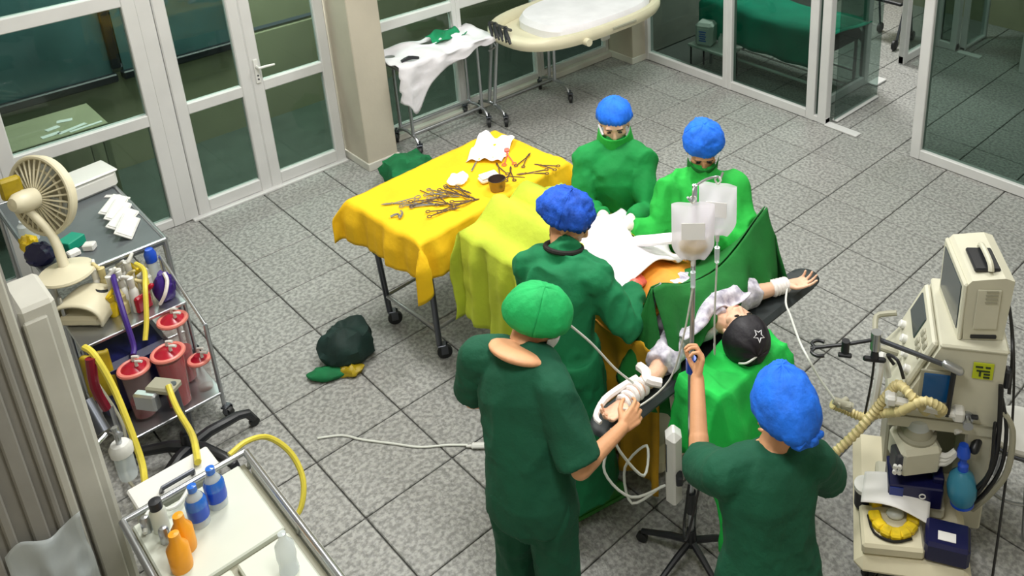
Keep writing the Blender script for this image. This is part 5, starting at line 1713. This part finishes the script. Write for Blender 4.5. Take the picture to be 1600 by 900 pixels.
# suction trolley
SX = (.05, -.93, 0)
t = thing('suction_trolley', 'steel suction trolley with dark blue motor body below the beige dome', 'trolley', SX)
for sx in (-.27, .27):
    for sy in (-.25, .25):
        G().cyl((sx, sy, .06), (sx, sy, .80 if sx < 0 else (.42 if sy < 0 else .62)), .011).obj('upright', 'steel', t)
        caster(t, sx, sy, .5, .03)
G().box((0, 0, .16), (.56, .52, .02), ch=.004).obj('shelf', 'steel', t, smooth=False)
G().box((-.19, 0, .61), (.36, .52, .02), ch=.004).obj('shelf', 'steel', t, smooth=False)
for sy in (-.25, .25):
    G().cyl((-.02, sy, .17), (-.02, sy, .61), .010).obj('upright', 'steel', t)
G().box((-.08, -.06, .335), (.32, .36, .33), ch=.03).obj('motor_body', 'navy_plastic', t)
G().cyl((-.27, .25, .80), (.27, .25, .62), .009).obj('top_rail', 'steel', t)
t = thing('sterilizer_hood', 'beige plastic dome with a dark gauge on the suction trolley', 'hood', (-.20, -1.08, .621), .75)
g = G().grid(lambda a, b: (.125 * math.cos(PI * a) * (1 - .05 * b), -.10 + .20 * b, .02 + .12 * math.sin(PI * a) ** .6 + .01 * math.sin(PI * b)), 22, 10)
g.obj('hood', 'cream_plastic', t, solid=.012, sharp=60)
G().box((0, .0, .035), (.22, .17, .06), ch=.015).obj('base', 'cream_plastic', t)
G().lathe([(.001, .0), (.035, 0), (.035, .02), (.028, .024), (.001, .024)], (.06, .05, .122), (.3, .3, 1), 18, cap=False).obj('gauge', 'black_plastic', t)
G().torus((.06, .05, .132), .034, .006, (.3, .3, 1), 20, 6).obj('gauge_ring', 'white_plastic', t)
def suction_jar(x, y, z, r, h, fill, m_fill, label, tilt=0.0):
    t = thing('suction_jar', label, 'jar', (x, y, z), tilt, 'suction jars on the trolley')
    G().lathe([(r * .72, 0), (r * .8, .004), (r, h), (r * 1.0, h + .004), (r * .96, h), (r * .76, .01), (.001, .008)], seg=26, cap=False).obj('jar', 'jar_clear', t, sharp=50)
    G().lathe([(.001, .010), (r * .74, .010), (r * (.76 + .2 * fill), h * fill), (.001, h * fill)], seg=22, cap=False).obj('contents', m_fill, t, sharp=50)
    G().torus((0, 0, h + .004), r * 1.02, .012, seg=30).obj('rim', 'pink_rim', t)
    G().lathe([(.001, h + .012), (r * .9, h + .010), (r * .5, h + .028), (.02, h + .034), (.001, h + .034)], seg=24, cap=False).obj('lid', 'jar_red', t, sharp=50)
    for k in range(2):
        G().tube([(-.02 + .05 * k, .01, h + .03), (-.02 + .05 * k, .01, h + .06), (.01 + .05 * k, .03, h + .065)], .008, 8, sub=2).obj('nozzle', 'white_plastic', t)
    return t
suction_jar(.20, -1.02, .175, .068, .30, .35, 'jar_dark_red', 'clear suction jar with a pink rim and little red content')
suction_jar(.25, -.865, .175, .072, .33, .92, 'jar_red', 'suction jar full of deep red fluid')
suction_jar(.09, -.77, .175, .066, .40, .5, 'jar_red', 'tall pink rimmed jar beside the empty jar at the back of the trolley')
suction_jar(.25, -.73, .175, .048, .20, .1, 'jar_clear', 'empty clear jar beside the red filled jar')
# clutter on the upper shelf
cl = [(-.18, -.90, 'tube_cream'), (-.14, -.84, 'white_plastic'), (-.20, -.80, 'yellow_pack'), (-.10, -.90, 'white_plastic'), (-.05, -.86, 'tube_cream'), (-.15, -.76, 'white_plastic'),
      (-.16, -.96, 'tube_cream'), (-.11, -.79, 'yellow_pack'), (-.07, -.81, 'white_plastic'), (-.18, -.99, 'white_plastic'), (-.02, -.81, 'tube_cream'), (-.05, -.91, 'white_plastic'),
      (-.08, -.95, 'white_plastic'), (.0, -.93, 'tube_cream'), (.03, -.88, 'white_plastic'), (-.21, -.86, 'white_plastic'), (-.02, -.98, 'yellow_pack')]
for k, (x, y, m) in enumerate(cl):
    x, y, z = x - .10, y - .0, .621
    h = .17 + .06 * math.sin(k * 2.3)
    lab = {'tube_cream': 'cream capped tube in the cluster on the suction trolley', 'white_plastic': 'white capped bottle in the cluster on the suction trolley', 'yellow_pack': 'yellow topped bottle in the cluster on the suction trolley'}[m]
    g = G().lathe([(.001, 0), (.022, 0), (.024, h * .6), (.014, h * .72), (.016, h * .74), (.018, h), (.001, h + .004)], seg=14, cap=False)
    g2 = G().caps((.01, 0, h), (.035 * math.cos(k), .035 * math.sin(k), h + .03), .012, .009)
    g.add(g2.V(), g2.f)
    single('medicine_bottle', g, m, lab, 'bottle', 'bottles clustered on the suction trolley', (x, y, z), k * .7)
t = thing('blue_bottle', 'bright blue topped bottle beside the cluster on the suction trolley', 'bottle', (-.25, -.72, .621))
G().lathe([(.001, 0), (.028, 0), (.028, .15), (.014, .18), (.001, .182)], seg=16, cap=False).obj('body', 'clear_plastic', t)
G().lathe([(.001, .15), (.030, .15), (.032, .20), (.02, .23), (.001, .232)], seg=16, cap=False).obj('cap', 'ambu_deep', t)
single('purple_pouch', crumple(.045, .055, .09, 5.1, 20, .25), 'purple', 'purple pouch with white tape in the corner of the suction trolley', 'pouch', None, (-.06, -.735, .621), .4)
single('white_tape', G().tube([(.0, -.03, .0), (.02, -.0, .06), (.0, .03, .12), (-.03, .03, .16)], .010, 6, sub=4), 'bandage', 'loop of white tape over the purple pouch', 'tape', None, (-.01, -.755, .64))
single('red_clip', G().box((0, 0, .05), (.03, .09, .10), ch=.01).caps((0, .03, .10), (.02, .05, .13), .014), 'jar_red', 'red plastic clip between the tall pink jar and the tubes', 'clip', None, (-.05, -.85, .621), .3)
line('yellow_hose', [(-.24, -.80, .80), (-.14, -.79, .80), (-.03, -.83, .76), (.05, -.88, .62), (.10, -.92, .54)], .013, 'tube_yellow', 'short yellow hose bending over the bottle cluster', 'hose')
line('dark_hose', [(-.18, -.93, .82), (-.08, -.95, .80), (.04, -.97, .70), (.12, -.98, .56), (.16, -1.0, .53)], .014, 'purple', 'dark purple hose running down between bottles and jars', 'hose')
single('olive_bag', G().grid(lambda a, b: (.012 * math.sin(PI * b) + .03 * a, (b - .5) * .13, -.26 * a + .006 * math.sin(b * 12)), 14, 10), 'olive_pack', 'olive yellow bag hanging from the front of the suction trolley', 'bag', None, (.10, -1.155, .60), -.2, solid=.02, sharp=0)
single('maroon_hose', G().tube([(0, 0, .6), (.02, -.02, .45), (.03, .0, .3)], [.025, .022, .02], 10, sub=3), 'jar_dark_red', 'maroon tube bundle hanging beside the olive bag', 'hose', None, (.30, -1.20, .12))
line('yellow_hose', [(.22, -1.20, .74), (.30, -1.18, .72), (.42, -1.16, .55), (.62, -1.17, .30), (.75, -1.20, .25), (.95, -1.25, .30), (1.2, -1.32, .12)], .016, 'tube_yellow', 'long yellow hose hanging down past the olive bag to the floor', 'hose')
t = thing('oxygen_humidifier', 'clear humidifier bottle with white cap hanging on the wall pier', 'bottle', (1.03, -1.295, .56), .3)
G().lathe([(.001, 0), (.034, 0), (.038, .02), (.038, .14), (.001, .145)], seg=20, cap=False).obj('bottle', 'clear_plastic', t)
G().lathe([(.001, .135), (.045, .135), (.047, .17), (.035, .19), (.001, .192)], seg=20, cap=False).obj('cap', 'white_plastic', t)
G().cyl((0, 0, .19), (0, 0, .28), .012).cyl((-.03, 0, .25), (.03, 0, .25), .012).obj('valve', 'steel', t)
G().cyl((-.05, -.02, .25), (-.16, .0, .36), .028, .026).obj('flow_meter', 'dark_steel', t)
G().tube([(-.02, -.03, .26), (0, -.09, .26)], .010, 8).obj('wall_bracket', 'steel', t)
# rolling stand with five black legs
t = thing('rolling_stand', 'black five legged rolling stand with a short steel mast', 'stand', (.52, -.93, 0))
for k in range(5):
    a = math.radians(20 + 72 * k)
    d = A(math.cos(a), math.sin(a), 0)
    lg = G().tube([A(0, 0, .10), d * .10 + A(0, 0, .125), d * .25 + A(0, 0, .12), d * .30 + A(0, 0, .10), d * .325 + A(0, 0, .045)], [.034, .030, .026, .024, .020], 10).obj('leg', 'black_plastic', t)
    G().lathe([(.008, -.014), (.026, -.012), (.026, .012), (.008, .014)], d * .325 + A(0, 0, .026), (-d[1], d[0], 0), 14).obj('wheel', 'black_rubber', lg)
G().cyl((0, 0, .06), (0, 0, .20), .042, .035).obj('hub', 'black_plastic', t)
G().cyl((0, 0, .18), (-.0, -.01, .52), .020).obj('mast', 'dark_steel', t)
G().box((-.04, -.04, .50), (.15, .09, .04), rz=.6, ch=.01).obj('clamp_plate', 'machine_dark', t)
G().box((-.06, -.12, .45), (.12, .05, .10), rz=.6, ch=.01).obj('clamp_plate', 'steel', t)
line('yellow_hose', [(.53, -.96, .53), (.60, -.97, .50), (.75, -.99, .52), (1.0, -1.02, .60), (1.30, -1.08, .78), (1.50, -1.13, .85)], .014, 'tube_yellow', 'yellow hose stretched from the rolling stand to the white cart', 'hose')
line('grey_hose', [(.12, -1.18, .45), (.30, -1.15, .25), (.45, -1.22, .10), (.60, -1.20, .06), (.72, -1.10, .03), (.60, -1.0, .012)], .008, 'machine_dark', 'grey thin hose coiling on the tiles below the suction trolley', 'hose')

# white cart in the corner nearest the wall pier
WC = (2.19, -1.225, 0)
t = thing('white_cart', 'white medicine cart with recessed top panels and a steel side rail', 'cart', WC, math.radians(-1))
G().box((0, 0, .44), (1.14, .42, .74), ch=.02).obj('body', 'cart_white', t)
for (x0, x1, y0, y1) in ((-.57, -.13, -.21, .20), (-.12, .57, -.21, -.012), (-.12, .57, -.002, .20)):
    G().box(((x0 + x1) / 2, (y0 + y1) / 2, .83), (x1 - x0 - .012, y1 - y0 - .012, .03), ch=.006).obj('top_panel', 'cart_white', t, smooth=False)
G().box((0, 0, .812), (1.16, .44, .014), ch=.003).obj('top_tray', 'machine_dark', t, smooth=False)
for (p, q) in (((-.59, .235), (.60, .235)), ((-.59, -.225), (.60, -.225)), ((-.59, -.225), (-.59, .235))):
    G().cyl((p[0], p[1], .865), (q[0], q[1], .865), .013).obj('rail', 'steel', t)
for x in (-.55, -.1, .35):
    for y in (.225, -.22):
        G().cyl((x, y, .81), (x, y + (.01 if y > 0 else -.005), .865), .008).obj('rail_post', 'steel', t)
G().box((.0, .245, .80), (1.10, .035, .06), ch=.012).obj('bumper', 'white_plastic', t)
for k, z in enumerate((.18, .38, .58)):
    d = G().box((-.578, 0, z + .06), (.02, .38, .16), ch=.006).obj('drawer', 'cart_white', t, smooth=False)
    G().tube([(-.59, -.08, z + .06), (-.61, -.07, z + .06), (-.61, .07, z + .06), (-.59, .08, z + .06)], .007, 6).obj('handle', 'steel', d)
for sx in (-.5, .5):
    for sy in (-.16, .16):
        caster(t, sx, sy, .4, .035)
G().box((.12, .05, .849), (.05, .10, .006), ch=.002).obj('latch', 'machine_dark', t, smooth=False)
t = thing('white_bin', 'white plastic bin hooked on the end of the white cart', 'bin', (1.48, -1.22, 0), 0)
G().box((0, 0, .735), (.14, .30, .16), ch=.025).obj('bin', 'cart_white', t)
G().box((0, 0, .818), (.15, .31, .016), ch=.006).obj('lid', 'white_plastic', t)
G().tube([(.04, -.06, .83), (.06, -.06, .86), (.06, .06, .86), (.04, .06, .83)], .010, 8).obj('hook', 'dark_steel', t)
ZC = .8455
def water_bottle(x, y, rz, label):
    t = thing('saline_bottle', label, 'bottle', (x, y, ZC), rz, 'bottles with blue labels')
    G().lathe([(.001, 0), (.034, 0), (.036, .012), (.035, .03), (.036, .09), (.034, .115), (.022, .145), (.013, .155), (.013, .17), (.001, .17)], seg=24, cap=False).obj('bottle', 'clear_plastic', t, sharp=60)
    G().lathe([(.037, .035), (.0375, .04), (.0375, .085), (.037, .09)], seg=24, cap=False).obj('label_band', 'ambu_deep', t, sharp=60)
    G().lathe([(.0375, .088), (.0372, .112), (.030, .13)], seg=24, cap=False).obj('shoulder_band', 'blue_bottle', t)
    G().lathe([(.016, .16), (.016, .185), (.001, .187)], seg=16, cap=False).obj('cap', 'blue_bottle', t)
water_bottle(1.80, -1.235, .2, 'blue labelled clear bottle nearer the orange bottles on the white cart')
water_bottle(1.765, -1.155, .5, 'blue labelled clear bottle nearer the cart rail')
for k, (x, y, lab) in enumerate(((1.875, -1.315, 'orange bottle beside the black capped bottle'), (1.945, -1.355, 'orange bottle at the very edge of the white cart, closest to the camera'))):
    single('orange_bottle', G().lathe([(.001, 0), (.035, 0), (.037, .02), (.037, .10), (.02, .13), (.018, .165), (.001, .167)], seg=20, cap=False), 'orange_bottle', lab.replace(', closest to the camera', ''), 'bottle', 'orange bottles on the white cart', (x, y, ZC))
single('water_bottle', G().lathe([(.001, 0), (.032, 0), (.034, .01), (.030, .05), (.034, .08), (.032, .13), (.014, .16), (.014, .185), (.001, .187)], seg=22, cap=False), 'clear_plastic', 'clear empty water bottle standing alone on the white cart', 'bottle', None, (2.245, -1.10, ZC))
t = thing('black_capped_bottle', 'small pale bottle with a black cap beside the cart rail', 'bottle', (1.72, -1.345, ZC))
G().lathe([(.001, 0), (.028, 0), (.028, .09), (.018, .11), (.001, .11)], seg=18, cap=False).obj('bottle', 'cart_white', t)
G().lathe([(.001, .105), (.022, .105), (.022, .14), (.001, .142)], seg=18, cap=False).obj('cap', 'black_plastic', t)
for k in range(2):
    single('silver_vial', G().lathe([(.001, 0), (.018, 0), (.018, .06), (.012, .07), (.001, .072)], seg=14, cap=False), 'steel', 'small silver vial behind the black capped bottle' if k else 'small silver vial between black cap and orange bottle', 'vial', None, (1.69 + .10 * k, -1.385 + .03 * k, ZC))
line('yellow_hose', [(1.57, -1.03, .86), (1.55, -.95, .86), (1.53, -.86, .80), (1.58, -.80, .70), (1.66, -.80, .60), (1.72, -.86, .52), (1.70, -.94, .48)], .012, 'tube_yellow', 'yellow hose looping off the end of the white cart', 'hose')
line('white_tube', [(1.62, -1.20, .87), (1.68, -1.28, .87), (1.64, -1.36, .88), (1.72, -1.40, .87)], .008, 'tube_clear', 'thin white tube crossing the end rail of the white cart')
g = G().grid(lambda a, b: (1.405 + .012 * math.sin(9 * a + 5 * b), -1.78 + .24 * a, .40 + .42 * b + .03 * math.sin(8 * a)), 16, 20)
single('plastic_sheet', cloth_wrinkle(g, .018, np.array((14, 14, 10)), 6), 'clear_plastic', 'crumpled translucent plastic sheet hanging on the grey boards of the wall pier', 'plastic sheet', solid=.002, sharp=0)
